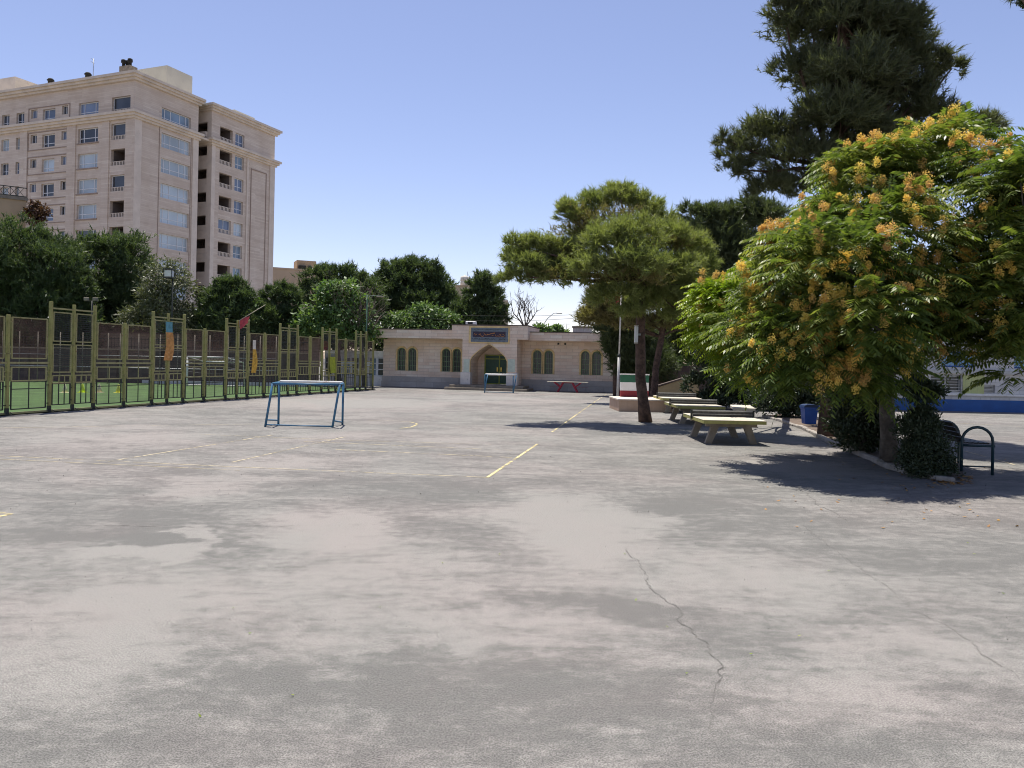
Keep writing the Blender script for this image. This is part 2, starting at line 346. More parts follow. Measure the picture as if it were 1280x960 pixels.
# ---------------------------------------------------------------- ground
def ground_material():
    m, nt, b, o = nmat('dusty_asphalt')
    v = coords(nt)
    big = noise(nt, v, .16, 5, .6, .6); mid = noise(nt, v, .75, 9, .74, 1.0); fine = noise(nt, v, 9., 6, .75); grain = noise(nt, v, 110., 3, .6)
    mp = N(nt, 'Mapping'); nt.links.new(v, mp.inputs[0]); mp.inputs['Rotation'].default_value = (0, 0, R(-38)); mp.inputs['Scale'].default_value = (.45, 1.25, 1)
    streak = noise(nt, mp.outputs[0], .9, 9, .74, .8)
    wv = N(nt, 'VectorMath', operation='SCALE'); nz = N(nt, 'TexNoise', _Scale=.7, _Detail=9., _Roughness=.7)
    nt.links.new(v, nz.inputs['Vector']); sb = N(nt, 'VectorMath', operation='SUBTRACT'); nt.links.new(nz.outputs['Color'], sb.inputs[0]); sb.inputs[1].default_value = (.5, .5, .5)
    nt.links.new(sb.outputs[0], wv.inputs[0]); wv.inputs['Scale'].default_value = 2.4
    wa = N(nt, 'VectorMath', operation='ADD'); nt.links.new(v, wa.inputs[0]); nt.links.new(wv.outputs[0], wa.inputs[1])
    def blobs(lst):
        acc = None
        for (x, y, hx, hy, amp) in lst:
            c = G(x, y); e = G(x+hx, y); f1 = G(x, y-hy); f2 = G(x, y+hy)
            n = N(nt, 'Mapping', vector_type='TEXTURE'); nt.links.new(wa.outputs[0], n.inputs[0])
            n.inputs['Location'].default_value = (c.x, (f1.y+f2.y)/2, 0); n.inputs['Rotation'].default_value = (0, 0, -math.atan2(c.x, c.y)*.6)
            n.inputs['Scale'].default_value = (abs(e.x-c.x), (f1.y-f2.y)/2, 1)
            l = N(nt, 'VectorMath', operation='LENGTH'); nt.links.new(n.outputs[0], l.inputs[0])
            k = ramp(nt, l.outputs['Value'], .6, 1.25, amp, 0)
            acc = k if acc is None else mth(nt, 'ADD', acc, k)
        return acc
    dust = blobs([(730, 665, 110, 45, .9), (390, 668, 110, 32, .9), (190, 692, 85, 9, 1.3), (237, 672, 24, 14, 1.2), (430, 655, 50, 8, 1.0), (255, 608, 60, 22, .7), (330, 580, 70, 12, .6),
                  (330, 730, 330, 45, .55), (110, 800, 190, 70, .6), (930, 730, 140, 40, .5), (1170, 830, 130, 45, .6), (640, 800, 180, 35, .35),
                  (430, 505, 130, 8, .9), (620, 500, 90, 5, .6), (1000, 585, 70, 12, .8), (560, 545, 200, 8, .3), (150, 545, 140, 14, .35)])
    dark = blobs([(215, 668, 150, 24, .7), (330, 695, 120, 14, .65), (560, 660, 130, 14, .4), (520, 835, 260, 26, .6), (720, 765, 150, 25, .5),
                  (350, 860, 130, 30, .4), (880, 790, 150, 40, .25), (500, 615, 170, 20, .45), (900, 640, 160, 30, .35), (780, 900, 380, 50, .35), (1150, 690, 130, 40, .25)])
    mid2 = noise(nt, mp.outputs[0], 4.5, 8, .72, .5)
    tex = mth(nt, 'ADD', mth(nt, 'MULTIPLY', mth(nt, 'SUBTRACT', mid2, .5), .5), mth(nt, 'ADD', mth(nt, 'MULTIPLY', mid, .55), mth(nt, 'ADD', mth(nt, 'MULTIPLY', streak, .55), mth(nt, 'MULTIPLY', big, .30))))     # about .70
    val = mth(nt, 'ADD', mth(nt, 'SUBTRACT', mth(nt, 'ADD', tex, mth(nt, 'MULTIPLY', dust, .20)), mth(nt, 'MULTIPLY', dark, .20)), mth(nt, 'MULTIPLY', mth(nt, 'SUBTRACT', fine, .5), .55))
    k = ramp(nt, val, .55, .87)
    pink = ramp(nt, noise(nt, v, .22, 4, .6, .5), .42, .62)
    base = mixc(nt, pink, (.138, .135, .125), (.145, .135, .126)); pale = mixc(nt, pink, (.244, .234, .214), (.262, .240, .221))
    c = mixc(nt, k, base, pale)
    g = ramp(nt, grain, .36, .64, .64, 1.30); gg = N(nt, 'CombineColor'); [nt.links.new(g, gg.inputs[i]) for i in range(3)]
    c = mixc(nt, 1., c, gg.outputs[0], 'MULTIPLY')
    vo = N(nt, 'TexVoronoi', _Scale=55.); nt.links.new(v, vo.inputs['Vector'])
    c = mixc(nt, ramp(nt, vo.outputs['Distance'], .10, .22, .75, 0), c, (.075, .07, .066))
    vp = N(nt, 'TexVoronoi', _Scale=2.3); nt.links.new(v, vp.inputs['Vector'])
    c = mixc(nt, ramp(nt, vp.outputs['Distance'], .01, .03, .5, 0), c, (.06, .055, .05))
    nt.links.new(c, b.inputs['Base Color']); b.inputs['Roughness'].default_value = .88; b.inputs['Specular IOR Level'].default_value = .2
    bump(nt, b, mth(nt, 'ADD', mth(nt, 'MULTIPLY', grain, .6), mth(nt, 'ADD', mth(nt, 'MULTIPLY', fine, .8), vo.outputs['Distance'])), .55, .012)
    return m
struct(MB().quad((-500, -60, 0), (500, -60, 0), (500, 900, 0), (-500, 900, 0)).build('ground', ground_material()))
M['yellow_line'] = pmat('yellow_line_paint', (.62, .52, .26), .45)
M['pale_line'] = pmat('faded_line_paint', (.48, .41, .27), .455)
M['red_line'] = pmat('red_line_paint', (.36, .17, .14), .5)
def line(pix, width, m, z=.004, name='court_line'):
    mb = MB(); pts = [G(*p) for p in pix]
    for i in range(len(pts)-1):
        a, b = pts[i], pts[i+1]; n = max(1, int((b-a).length/.5)); s = Vector((-(b-a).y, (b-a).x, 0)).normalized()*width/2
        mb.add([a-s+Vector((0, 0, z)), b-s+Vector((0, 0, z)), b+s+Vector((0, 0, z)), a+s+Vector((0, 0, z))], ((0, 1, 2, 3),))
    return struct(mb.build(name, m))
line([(609, 597), (672, 555)], .052, M['yellow_line']); line([(690, 540), (744, 502)], .052, M['yellow_line'])
line([(744, 502), (758, 493)], .06, M['pale_line'])
line([(135, 577), (340, 544)], .055, M['pale_line']); line([(290, 578), (432, 546)], .045, M['pale_line'])
line([(-60, 566), (0, 570), (300, 584), (610, 597)], .04, M['pale_line']); line([(-60, 570), (0, 574), (300, 588)], .03, M['pale_line'])
line([(420, 562), (640, 572)], .05, M['pale_line']); line([(380, 552), (640, 563)], .04, M['pale_line']); line([(250, 543), (420, 550), (620, 556)], .035, M['pale_line'])
line([(0, 535), (180, 532), (330, 530)], .04, M['pale_line'])
line([(-30, 651), (14, 643), (0, 641), (-30, 640)], .06, M['yellow_line'])
line([(500, 535.5), (514, 534), (521, 531), (520, 529), (512, 527.5)], .06, M['yellow_line']); line([(512, 527.5), (490, 526), (460, 525.5)], .04, M['pale_line'])
line([(560, 491.6), (640, 492), (720, 494.5), (765, 497)], .07, M['red_line'])
line([(1188, 559), (1268, 581)], .06, M['pale_line'])
line([(1180, 528), (1275, 533)], .06, M['pale_line'])
def crack(pix, w0, seed, m):
    rng = random.Random(seed); mb = MB(); pts = []
    g = [G(*p) for p in pix]
    for i in range(len(g)-1):
        n = max(2, int((g[i+1]-g[i]).length/.05))
        for k in range(n): pts.append(g[i].lerp(g[i+1], k/n))
    pts.append(g[-1]); off = 0; L = []; Rr = []
    for i, p in enumerate(pts):
        t = (pts[min(i+1, len(pts)-1)]-pts[max(i-1, 0)]).normalized(); s = Vector((-t.y, t.x, 0)); off = off*.75+rng.gauss(0, .016)
        e = min(1, i/4, (len(pts)-1-i)/4); wd = w0*(.2+1.6*rng.random()**2)*e+.0008
        L.append(p+s*(off+wd)+Vector((0, 0, .003))); Rr.append(p+s*(off-wd)+Vector((0, 0, .003)))
    n = len(pts); mb.add(L+Rr, [(i, i+1, n+i+1, n+i) for i in range(n-1)])
    return struct(mb.build('ground_crack', m))
M['crack'] = mat('asphalt_crack', (.105, .099, .09), .95, .4, 20)
M['crack_pale'] = mat('filled_crack', (.158, .15, .136), .95, .3, 20)
crack([(778, 684), (800, 712), (818, 742), (848, 762), (856, 778), (876, 798), (888, 812), (902, 830), (898, 846), (884, 864), (880, 880)], .0034, 1, M['crack'])
crack([(880, 880), (890, 900), (900, 925)], .003, 2, M['crack_pale'])
crack([(960, 588), (990, 605), (1020, 627), (1060, 652)], .006, 3, M['crack_pale'])
crack([(1000, 655), (1040, 685), (1080, 715), (1110, 735), (1140, 765), (1200, 795), (1280, 850)], .0028, 4, M['crack_pale'])
crack([(100, 655), (250, 660), (420, 656)], .003, 5, M['crack_pale'])
crack([(1110, 600), (1160, 632), (1215, 650), (1290, 655)], .004, 6, M['crack_pale'])
# ---------------------------------------------------------------- planting bed with kerb
kerbpx = [(955, 521), (972.5, 526), (1005, 537), (1042, 556), (1066, 566), (1092, 576), (1110, 585), (1135, 592), (1172, 600), (1192, 603)]
kerb = [G(*p) for p in kerbpx]
back = [G(1204, 597), G(1204, 585), G(1165, 566), G(1120, 552), G(1080, 541), G(1050, 533), G(1010, 524), G(985, 519)]
M['soil'] = mat('dry_soil', (.13, .095, .07), .95, .3, 3, dirt=(.2, .16, .12), bmp=.6, bscale=30)
M['kerb'] = mat('worn_kerb_stone', (.30, .27, .235), .85, .2, 4, dirt=(.22, .2, .18), bmp=.3)
mb = MB(); poly = [p+Vector((0, 0, .05)) for p in kerb+back]; mb.add(poly, (tuple(range(len(poly))),)); struct(mb.build('planting_bed', M['soil']))
mb = MB(); rng = random.Random(4); acc = kerb[0].copy(); 
for i in range(len(kerb)-1):
    a, b = kerb[i], kerb[i+1]; L = (b-a).length; n = max(1, round(L/.6)); t = (b-a).normalized(); s = Vector((-t.y, t.x, 0))
    for k in range(n):
        p, q = a.lerp(b, k/n)+t*.01, a.lerp(b, (k+1)/n)-t*.01; h = .085+rng.uniform(-.02, .015); j = rng.uniform(-.015, .015)
        vs = []
        for z, e in ((-.05, 0), (h-.02, 0), (h, .02)):
            vs += [p+s*(-.06+e+j)+t*e+Vector((0, 0, z)), q+s*(-.06+e+j)-t*e+Vector((0, 0, z)), q+s*(.06-e+j)-t*e+Vector((0, 0, z)), p+s*(.06-e+j)+t*e+Vector((0, 0, z))]
        fs = [(8, 9, 10, 11)]
        for r in range(2):
            for c in range(4): fs.append((r*4+c, r*4+(c+1) % 4, r*4+4+(c+1) % 4, r*4+4+c))
        mb.add(vs, fs)
struct(mb.build('kerb', M['kerb']))
# ---------------------------------------------------------------- pitch and its fence
A0 = G(0, 520); FD = Vector((.252, .968, 0)); FR = Frame(A0, math.atan2(FD.y, FD.x))
M['turf'] = mat('artificial_turf', (.050, .098, .022), .9, .22, .8, dirt=(.075, .13, .05), bmp=.5, bscale=150)
c0 = A0-FD*14; c1 = G(466, 487)
tb = [c0, c1+FD*.3, c1+Vector((-6, 3, 0)), Vector((-20, 49, 0)), Vector((-60, 49, 0)), Vector((-60, 8, 0))]
struct(MB().add([p+Vector((0, 0, .03)) for p in tb], (tuple(range(len(tb))),)).build('turf', M['turf']))
fence = thing('pitch_fence', 'long olive green steel fence with tall gate frames around the turf pitch', 'fence', FR.o, FR.rz)
PX = [(-118, 's'), (-50, 't'), (-27, 'm'), (-8, 't'), (9, 's'), (62, 't'), (91, 'm'), (117, 't'), (155, 's'), (190, 't'), (209, 'm'), (229, 't'), (255, 's'), (282, 't'), (296, 'm'), (309, 't'), (330, 's'),
      (349, 't'), (360, 'm'), (371, 't'), (387, 's'), (402, 't'), (411, 'm'), (419.5, 't'), (431.5, 's'), (444, 't'), (450, 'm'), (457, 't'), (466, 's')]
PX = [p for p in PX if p[0] in (-50, -27, -8) or p[0] > 0]
PX[2] = (-8, 't')
posts = [(FR.at(x, 470)[0], k) for x, k in PX]
posts = [(posts[0][0]-2.6, 's')]+posts
PH = {'s': 2.78, 't': 3.25, 'm': 3.22}
def fpanel(x0, x1, z0, z1, bars=(), hbars=(), rails=M['olive_rail'], screen=None, w=.035, y=0.):
    mb = MB()
    for z in (z0, z1): mb.box(x0, x1, y-w/2, y+w/2, z-w/2, z+w/2)
    for x in (x0, x1): mb.box(x-w/2, x+w/2, y-w/2-.001, y+w/2+.001, z0, z1)
    for x in bars: mb.box(x-.011, x+.011, y-.011, y+.011, z0, z1)
    if len(hbars) == 1: mb.box(x0, x1, y-.009, y+.009, hbars[0]-.012, hbars[0]+.012)
    for z in (z0+.12, z1-.12):                # lugs that tie the panel to the posts
        for x, s in ((x0, -1), (x1, 1)): mb.box(min(x, x+s*.11), max(x, x+s*.11), y-.012, y+.012, z-.012, z+.012)
    o = mb.build('mesh_panel', rails, fence)
    if len(hbars) > 1:
        g = MB()
        for z in hbars: g.box(x0, x1, y-.005, y+.003, z-.007, z+.007)
        n = int((x1-x0)/.11)
        for k in range(1, n): g.box(x0+(x1-x0)*k/n-.004, x0+(x1-x0)*k/n+.004, y-.009, y-.0055, z0, z1)
        g.build('wire_grid', M['black_paint'], o)
    if screen:
        MB().add([(x0, y+.004, z0), (x1, y+.004, z0), (x1, y+.004, z1), (x0, y+.004, z1)], ((0, 1, 2, 3),)).build('wire_screen', screen, o, False)
    return o
for i, (s, k) in enumerate(posts):
    h = PH[k]; r = .040 if k != 'm' else .036
    mb = MB(); mb.box(s-r, s+r, -r, r, .2, h, bev=.008)
    for z in (.75, 1.2, 1.7, 2.2, 2.6): mb.box(s-r-.012, s+r+.012, -.02, .02, z-.02, z+.02)
    p = mb.build('post', M['olive'], fence)
    mb = MB(); mb.box(s-r-.002, s+r+.002, -r-.002, r+.002, 0, .2); mb.box(s-.11, s+.11, -.11, .11, 0, .025)
    for dx in (-.14, .14): mb.path([(s+dx, -.12, 0), (s+dx*.5, -.03, .1)], .012, 5)
    mb.build('foot', M['black_paint'], p)  # black paint at the very base, shade painted in above it
    if i == len(posts)-1: break
    s2, k2 = posts[i+1]; a, b = s+.10, s2-.10
    near = s < 9
    if 's' in (k, k2):
        fpanel(a+.03, b-.03, 1.58, 2.72, screen=M['wire'])
        fpanel(a+.03, b-.03, .95, 1.33, screen=M['wire_thin'], bars=[a+(b-a)*q for q in ((.5,) if near else (.25, .5, .75))])
        fpanel(a+.03, b-.03, .16, .93, bars=[a+(b-a)*q for q in ((.5,) if near else (.25, .5, .75))], hbars=(.72,), rails=M['black_paint'], screen=M['wire_thin'], w=.03)
        MB().box(s+.038, s2-.038, -.025, .025, 1.43, 1.48).build('rail', M['olive_rail'], fence)
    else:
        fpanel(a, b, 2.1, 2.95, hbars=[2.1+.85*q/14 for q in range(1, 14)], screen=M['wire_thin'])
        fpanel(a, b, 1.18, 2.0, hbars=[1.18+.82*q/14 for q in range(1, 14)], screen=M['wire_thin'])
        bs = [a+(b-a)*q for q in (.36, .68)]
        fpanel(a, b, .86, 1.08, bars=bs, screen=M['wire_thin']); fpanel(a, b, .22, .84, bars=bs, rails=M['black_paint'], screen=M['wire_thin'], w=.03)
        MB().box(s+.038, s2-.038, -.022, .022, 3.04, 3.085).build('rail', M['olive_rail'], fence)
    MB().box(s+.042, s2-.042, -.03, .03, .03, .08).build('bottom_rail', M['olive_rail'], fence)
# the far return of the fence and the far side of the pitch
FB = Frame(Vector((-64, 45.6, 0)), 0)
bf = thing('back_fence', 'thin grey post and rail fence along the far side of the turf pitch', 'fence', FB.o, 0)
xs = [FB.at(x, 450)[0] for x in (-60, -25, 3, 24, 47, 75, 103, 135, 150, 173, 200, 222, 243, 262, 285, 305, 325, 345)]
for x in xs: MB().path([(x, 0, 0), (x, 0, 2.9)], .03, 6).build('post', M['concrete'], bf)
for z in (1.62, .95): MB().path([(xs[0], -.03, z), (xs[-1], -.03, z)], .02, 6).build('rail', M['grey_metal'], bf)
# walls behind the pitch
M['wall_brown'] = stone('brown_block_wall', [(.10, .072, .066), (.135, .098, .085), (.16, .12, .10)], (.09, .075, .07), .4, .2, .01, stain=(.09, .07, .07))
M['wall_tan'] = stone('tan_brick_wall', [(.40, .30, .21), (.46, .35, .25), (.43, .33, .25)], (.33, .26, .2), .25, .08, .008)
M['wall_pale'] = mat('pale_kerb_paint', (.62, .6, .57), .8, .12, 3, dirt=(.4, .37, .33))
bw = thing('boundary_wall', 'low dark brown block wall with a row of black railings behind the pitch', 'wall', (-60, 47.2, 0), 0)
BW = Frame(bw.location, 0); e = BW.at(384, 450)[0]
MB().box(0, e, 0, .3, 0, 1.95).build('wall', M['wall_brown'], bw); MB().box(0, e+.02, -.04, .34, 1.95, 2.03).build('coping', M['wall_tan'], bw)
MB().box(BW.at(180, 470)[0], e, -.25, -.003, 0, .22).build('base_kerb', M['wall_pale'], bw)
rl = MB()
for z in (2.16, 2.62): rl.box(0, e, .13, .17, z-.02, z+.02)
for k in range(int(e/.2)): rl.box(k*.2+.05, k*.2+.075, .14, .165, 2.03, 2.72)
rl.build('railing', M['black_paint'], bw)
for k in range(9):
    x = e-1-k*2.6; MB().box(x-.2, x+.2, -.06, -.002, .23, 1.94).build('pilaster', M['wall_brown'], bw)
tw = thing('tan_wall', 'plain tan brick wall standing higher behind the railed brown wall', 'wall', (-60, 51, 0), 0); TW = Frame(tw.location, 0)
MB().box(0, TW.at(398, 430)[0], 0, .3, 0, 3.05).build('wall', M['wall_tan'], tw); MB().box(0, TW.at(398, 430)[0]+.05, -.05, .35, 3.05, 3.13).build('coping', M['wall_brown'], tw)
# white goal with net inside the pitch
def tubes(name, segs, r, m, parent, n=7):
    mb = MB()
    for s in segs: mb.path(s, r, n)
    return mb.build(name, m, parent)
gp = P(233.7, 481, 44.3); gw = P(284, 481, 44.3).x-gp.x
wg = thing('pitch_goal', 'white full frame goal with a thin net on the turf pitch', 'goal', (gp.x, 44.3, .03), R(-6))
gh = 1.62
tubes('front_frame', [[(0, 0, 0), (0, 0, gh)], [(0, 0, gh), (gw, 0, gh)], [(gw, 0, gh), (gw, 0, 0)]], .05, M['white_paint'], wg)
tubes('back_frame', [[(0, 0, gh), (.25, 1.3, gh-.25), (.1, 1.5, 0)], [(gw, 0, gh), (gw+.4, 1.3, gh-.25), (gw+.4, 1.5, 0)], [(.25, 1.3, gh-.25), (gw+.4, 1.3, gh-.25)], [(0, 0, .04), (.1, 1.5, .04)], [(gw, 0, .04), (gw+.4, 1.5, .04)]], .03, M['white_paint'], wg)
mb = MB()
for k in range(13):
    t = k/12; mb.path([(gw*t, .05, gh), (.25+(gw+.15)*t, 1.3, gh-.26), (.1+(gw+.3)*t, 1.5, .03)], .006, 3)
for k in range(1, 6):
    t = k/6; mb.path([(.25-.15*t, 1.3+.2*t, (gh-.26)*(1-t)), (gw+.4, 1.3+.2*t, (gh-.26)*(1-t))], .006, 3)
    for x, y in ((0, .13), (gw, .4)): mb.path([(x, .02, gh*(1-t)), (x+y, 1.5, (gh-.25)*(1-t))], .006, 3)
mb.build('net', M['net_cord'], wg)
# training cones
CM = [('pale cream', (.62, .60, .36)), ('bright lime', (.62, .75, .06)), ('faded cream', (.58, .52, .34)), ('dull yellow', (.6, .58, .10))]
for i, (x, y) in enumerate(((81, 492), (103, 491.5), (124, 491.5), (148, 492))):
    g = G(x, y); m = mat(CM[i][0].replace(' ', '_')+'_plastic', CM[i][1], .5, .08)
    lab = ['pale cream training cone on the turf, between the first tall gate frame posts', 'bright lime training cone on the turf beside a pale one', 'faded cream training cone on the turf in a wide fence bay', 'dull yellow training cone on the turf, close to a short fence post'][i]
    t = thing('training_cone', lab, 'cone', (g.x, g.y, .03), 0, 'training cones on the pitch')
    MB().box(-.16, .16, -.16, .16, 0, .02, bev=.006).build('base', m, t); MB().lathe((0, 0, .02), [(.12, 0), (.075, .17), (.03, .35), (.025, .36)], 14).build('cone_body', m, t)
# banners and flags tied to the fence
def cloth(name, frame, px, cols, label, cat, y=-.1, sway=.03, seed=1):
    rng = random.Random(seed); (x0, ya), (x1, yb) = px; a, zt = frame.at(x0, ya, y); b, _ = frame.at(x1, ya, y); _, zb = frame.at(x0, yb, y)
    root = thing(name, label, cat, frame.o+frame.x*((a+b)/2)+frame.y*y, frame.rz); wd = (b-a)/2; z1 = zt
    for nm, m, frac in cols:
        z0 = z1-(zt-zb)*frac; mb = MB(); nx, nz = 6, 14; vs = []
        for j in range(nz+1):
            for i in range(nx+1):
                z = z1+(z0-z1)*j/nz; u = -wd+2*wd*i/nx; q = (zt-z)
                vs.append((u*(1-.08*math.sin(q*3+seed))+.03*math.sin(q*2.1), sway*math.sin(u*14+q*3)*min(1, q*2+.2)+.02*math.sin(q*5), z))
        mb.add(vs, [(j*(nx+1)+i, j*(nx+1)+i+1, (j+1)*(nx+1)+i+1, (j+1)*(nx+1)+i) for j in range(nz) for i in range(nx)], True)
        mb.build(nm, m, root, False); z1 = z0
    return root
M['teal_cloth'] = mat('teal_cloth', (.10, .26, .31), .8, .2, 8); M['orange_cloth'] = mat('orange_cloth', (.50, .24, .07), .8, .25, 8, dirt=(.6, .45, .24))
M['cream_cloth'] = mat('cream_cloth', (.62, .58, .5), .8, .12, 8); M['amber_cloth'] = mat('amber_cloth', (.58, .34, .05), .8, .25, 9)
M['lime_cloth'] = mat('lime_cloth', (.32, .36, .03), .8, .2, 8); M['red_cloth'] = mat('red_cloth', (.42, .06, .07), .8, .2, 8)
cloth('banner', FR, ((206.8, 402), (216.3, 450.5)), (('teal_section', M['teal_cloth'], .27), ('orange_section', M['orange_cloth'], .73)), 'vertical banner, teal above orange, hung on a tall fence post', 'banner', -.1)
cloth('banner', FR, ((315.8, 425), (320.5, 466)), (('cream_section', M['cream_cloth'], .28), ('amber_section', M['amber_cloth'], .72)), 'narrow banner fading from cream to amber hung inside a fence bay', 'banner', -.08, seed=2)
cloth('pennant', FR, ((412.5, 446), (419, 466.5)), (('cloth', M['lime_cloth'], 1),), 'lime green cloth tied across the far part of the fence', 'pennant', -.09, seed=3)
fl = thing('red_flag', 'red flag on a slanted stick stuck to the top of a fence post', 'flag', FR.o+FR.x*FR.at(296, 470)[0], FR.rz)
MB().path([(0, -.09, 2.9), (-.05, -.1, 3.2), (1.5, -.3, 3.95)], .016, 6).build('stick', M['concrete'], fl)
vs = []; nx, nz = 10, 3
for j in range(nz+1):
    for i in range(nx+1):
        t = i/nx*.6; vs.append((-.0+t*.85, -.11-.12*t+.05*math.sin(t*9+j), 3.2+t*.4-j*.12*(1-.35*t)+.03*math.sin(t*7)))
MB().add(vs, [(j*(nx+1)+i, j*(nx+1)+i+1, (j+1)*(nx+1)+i+1, (j+1)*(nx+1)+i) for j in range(nz) for i in range(nx)], True).build('cloth', M['red_cloth'], fl, False)
# lamps near the pitch
M['green_pole'] = mat('green_pole_paint', (.05, .11, .07), .5, .2)
g = P(456.5, 487, 45.8); lp = thing('lamp_post', 'tall slim green lamp post with a short crossarm at the far fence end', 'lamp', (g.x, g.y, 0))
MB().path([(0, 0, 0), (0, 0, 2), (.0, 0, 5.4)], [.05, .045, .03], 8).build('pole', M['green_pole'], lp); MB().path([(-.25, 0, 5.35), (.85, 0, 5.38)], .02, 6).build('crossarm', M['green_pole'], lp)
MB().box(.55, .95, -.1, .1, 5.28, 5.35, bev=.02).build('lamp_head', M['concrete'], lp)
fp = P(115, 374, 47.9); sp = thing('floodlight_pole', 'pole with two small grey floodlights in front of the dark pines', 'floodlight', (fp.x, fp.y, 0))
MB().path([(0, 0, 0), (0, 0, fp.z-.1)], .05, 7).build('pole', M['black_paint'], sp); MB().path([(-.4, 0, fp.z-.12), (.4, 0, fp.z-.12)], .03, 6).build('crossbar', M['black_paint'], sp)
for x in (-.33, .2): MB().box(x-.12, x+.12, -.1, .08, fp.z-.1, fp.z+.1, bev=.02).build('floodlight', M['concrete'], sp)
fp = P(211.5, 342, 47.5); sp = thing('square_lantern', 'square black framed lantern on a thin pole among the olive trees', 'lantern', (fp.x, fp.y, 0))
MB().path([(.22, 0, 0), (.22, 0, fp.z-.3)], .04, 7).build('pole', M['black_paint'], sp); MB().box(-.2, .2, -.2, .2, fp.z-.22, fp.z+.22, bev=.05).build('lamp_glass', M['white_paint'], sp)
mb = MB()
for z in (fp.z-.26, fp.z+.26): mb.box(-.26, .26, -.26, .26, z-.03, z+.03)
for x in (-.24, .24):
    for y in (-.24, .24): mb.bar((x, y, fp.z-.24), (x, y, fp.z+.24), .03)
mb.build('lamp_frame', M['black_paint'], sp)
# ---------------------------------------------------------------- small blue goals
def small_goal(loc, rz, W, H, D, label, wear):
    g = thing('blue_goal', label, 'goal', loc, rz, 'small blue goals on the yard')
    r = .03; lean = .16
    a0, a1, b0, b1 = Vector((0, 0, 0)), Vector((W, 0, 0)), Vector((D*.16, D, 0)), Vector((W+D*.16, D, 0))
    for p in (a0, a1): MB().path([p, p+Vector((lean, .0, H))], r, 8).build('front_post', M['blue_paint'], g)
    for p in (b0, b1): MB().path([p, p+Vector((0, 0, H))], r, 8).build('rear_post', M['blue_paint'], g)
    l = Vector((lean, 0, H)); u = Vector((0, 0, H))
    MB().path([a0+l, a1+l], r, 8).build('crossbar', M['blue_paint'], g)
    MB().path([b0+u, b0+u+Vector((.04, 0, .03)), b1+u+Vector((-.04, 0, .03)), b1+u], r*1.05, 8).build('rear_crossbar', M['goal_white'], g)
    mb = MB(); mb.path([a0+l, b0+u], r*.9, 8); mb.path([a1+l, b1+u], r*.9, 8); mb.build('top_side_bar', M['blue_paint'], g)
    dz = Vector((0, 0, .09)); mb = MB(); mb.path([a0+dz+l*.08, b0+dz], .02, 7); mb.path([a1+dz+l*.08, b1+dz*.7], .02, 7); mb.path([a0+dz*.6, a1+dz*.3], .018, 7); mb.build('base_bar', M['blue_paint'], g)
    return g
M['goal_white'] = mat('chipped_white_paint', (.62, .61, .58), .5, .1, 3, dirt=(.35, .16, .08))
g0, g1 = G(331.5, 533.5), G(415.5, 534.5); yaw = math.atan2((g1-g0).y, (g1-g0).x)
small_goal(g0, yaw, (g1-g0).length, 1.1, .95, 'small blue goal frame with a chipped white rear bar, near on the open yard', 1)
g0, g1 = G(605.5, 491), G(641.5, 491.5)
sg = small_goal(g0, math.atan2((g1-g0).y, (g1-g0).x), (g1-g0).length, 1.0, .9, 'small faded blue goal frame in front of the arched entrance', 1)
for ch in sg.children:
    if ch.name.startswith('crossbar'): ch.data.materials.clear(); ch.data.materials.append(M['goal_white'])
# ---------------------------------------------------------------- facade helpers
def wall_grid(mb, x0, x1, z0, z1, holes, y=0., rev=.25):
    xs = sorted({x0, x1, *[h[0] for h in holes], *[h[1] for h in holes]}); zs = sorted({z0, z1, *[h[2] for h in holes], *[h[3] for h in holes]})
    xs = [x for x in xs if x0 <= x <= x1]; zs = [z for z in zs if z0 <= z <= z1]
    ins = lambda cx, cz: any(h[0] < cx < h[1] and h[2] < cz < h[3] for h in holes)
    for i in range(len(xs)-1):
        j = 0
        while j < len(zs)-1:
            cx = (xs[i]+xs[i+1])/2
            if ins(cx, (zs[j]+zs[j+1])/2): j += 1; continue
            k = j
            while k+1 < len(zs)-1 and not ins(cx, (zs[k+1]+zs[k+2])/2): k += 1
            mb.quad((xs[i], y, zs[j]), (xs[i+1], y, zs[j]), (xs[i+1], y, zs[k+1]), (xs[i], y, zs[k+1])); j = k+1
    for (a, b, c, d) in [h[:4] for h in holes]:
        r = y+rev
        mb.quad((a, y, c), (a, r, c), (a, r, d), (a, y, d)); mb.quad((b, y, c), (b, y, d), (b, r, d), (b, r, c))
        mb.quad((a, y, d), (a, r, d), (b, r, d), (b, y, d)); mb.quad((a, y, c), (b, y, c), (b, r, c), (a, r, c))
    return mb
def arch_pts(x0, x1, zs, rise, n=12, pointed=False):
    xm, hw = (x0+x1)/2, (x1-x0)/2; out = []
    for i in range(n+1):
        t = -1+2*i/n
        if pointed: z = zs+rise*(1-abs(t)**1.75)**.62*(1-.0*abs(t)) if False else zs+rise*((1-abs(t))*.62+.38*math.sqrt(max(0, 1-t*t)))
        else: g = math.pi*(1-i/n); out.append((xm+hw*math.cos(g), zs+rise*math.sin(g))); continue
        out.append((xm+hw*t, z))
    return out
def arch_fill(mb, pts, ztop, y0, y1):                # spandrels above an arch line up to ztop, with the soffit
    for (a, za), (b, zb) in zip(pts, pts[1:]):
        mb.quad((a, y0, za), (b, y0, zb), (b, y0, ztop), (a, y0, ztop)); mb.quad((a, y0, za), (a, y1, za), (b, y1, zb), (b, y0, zb))
    return mb
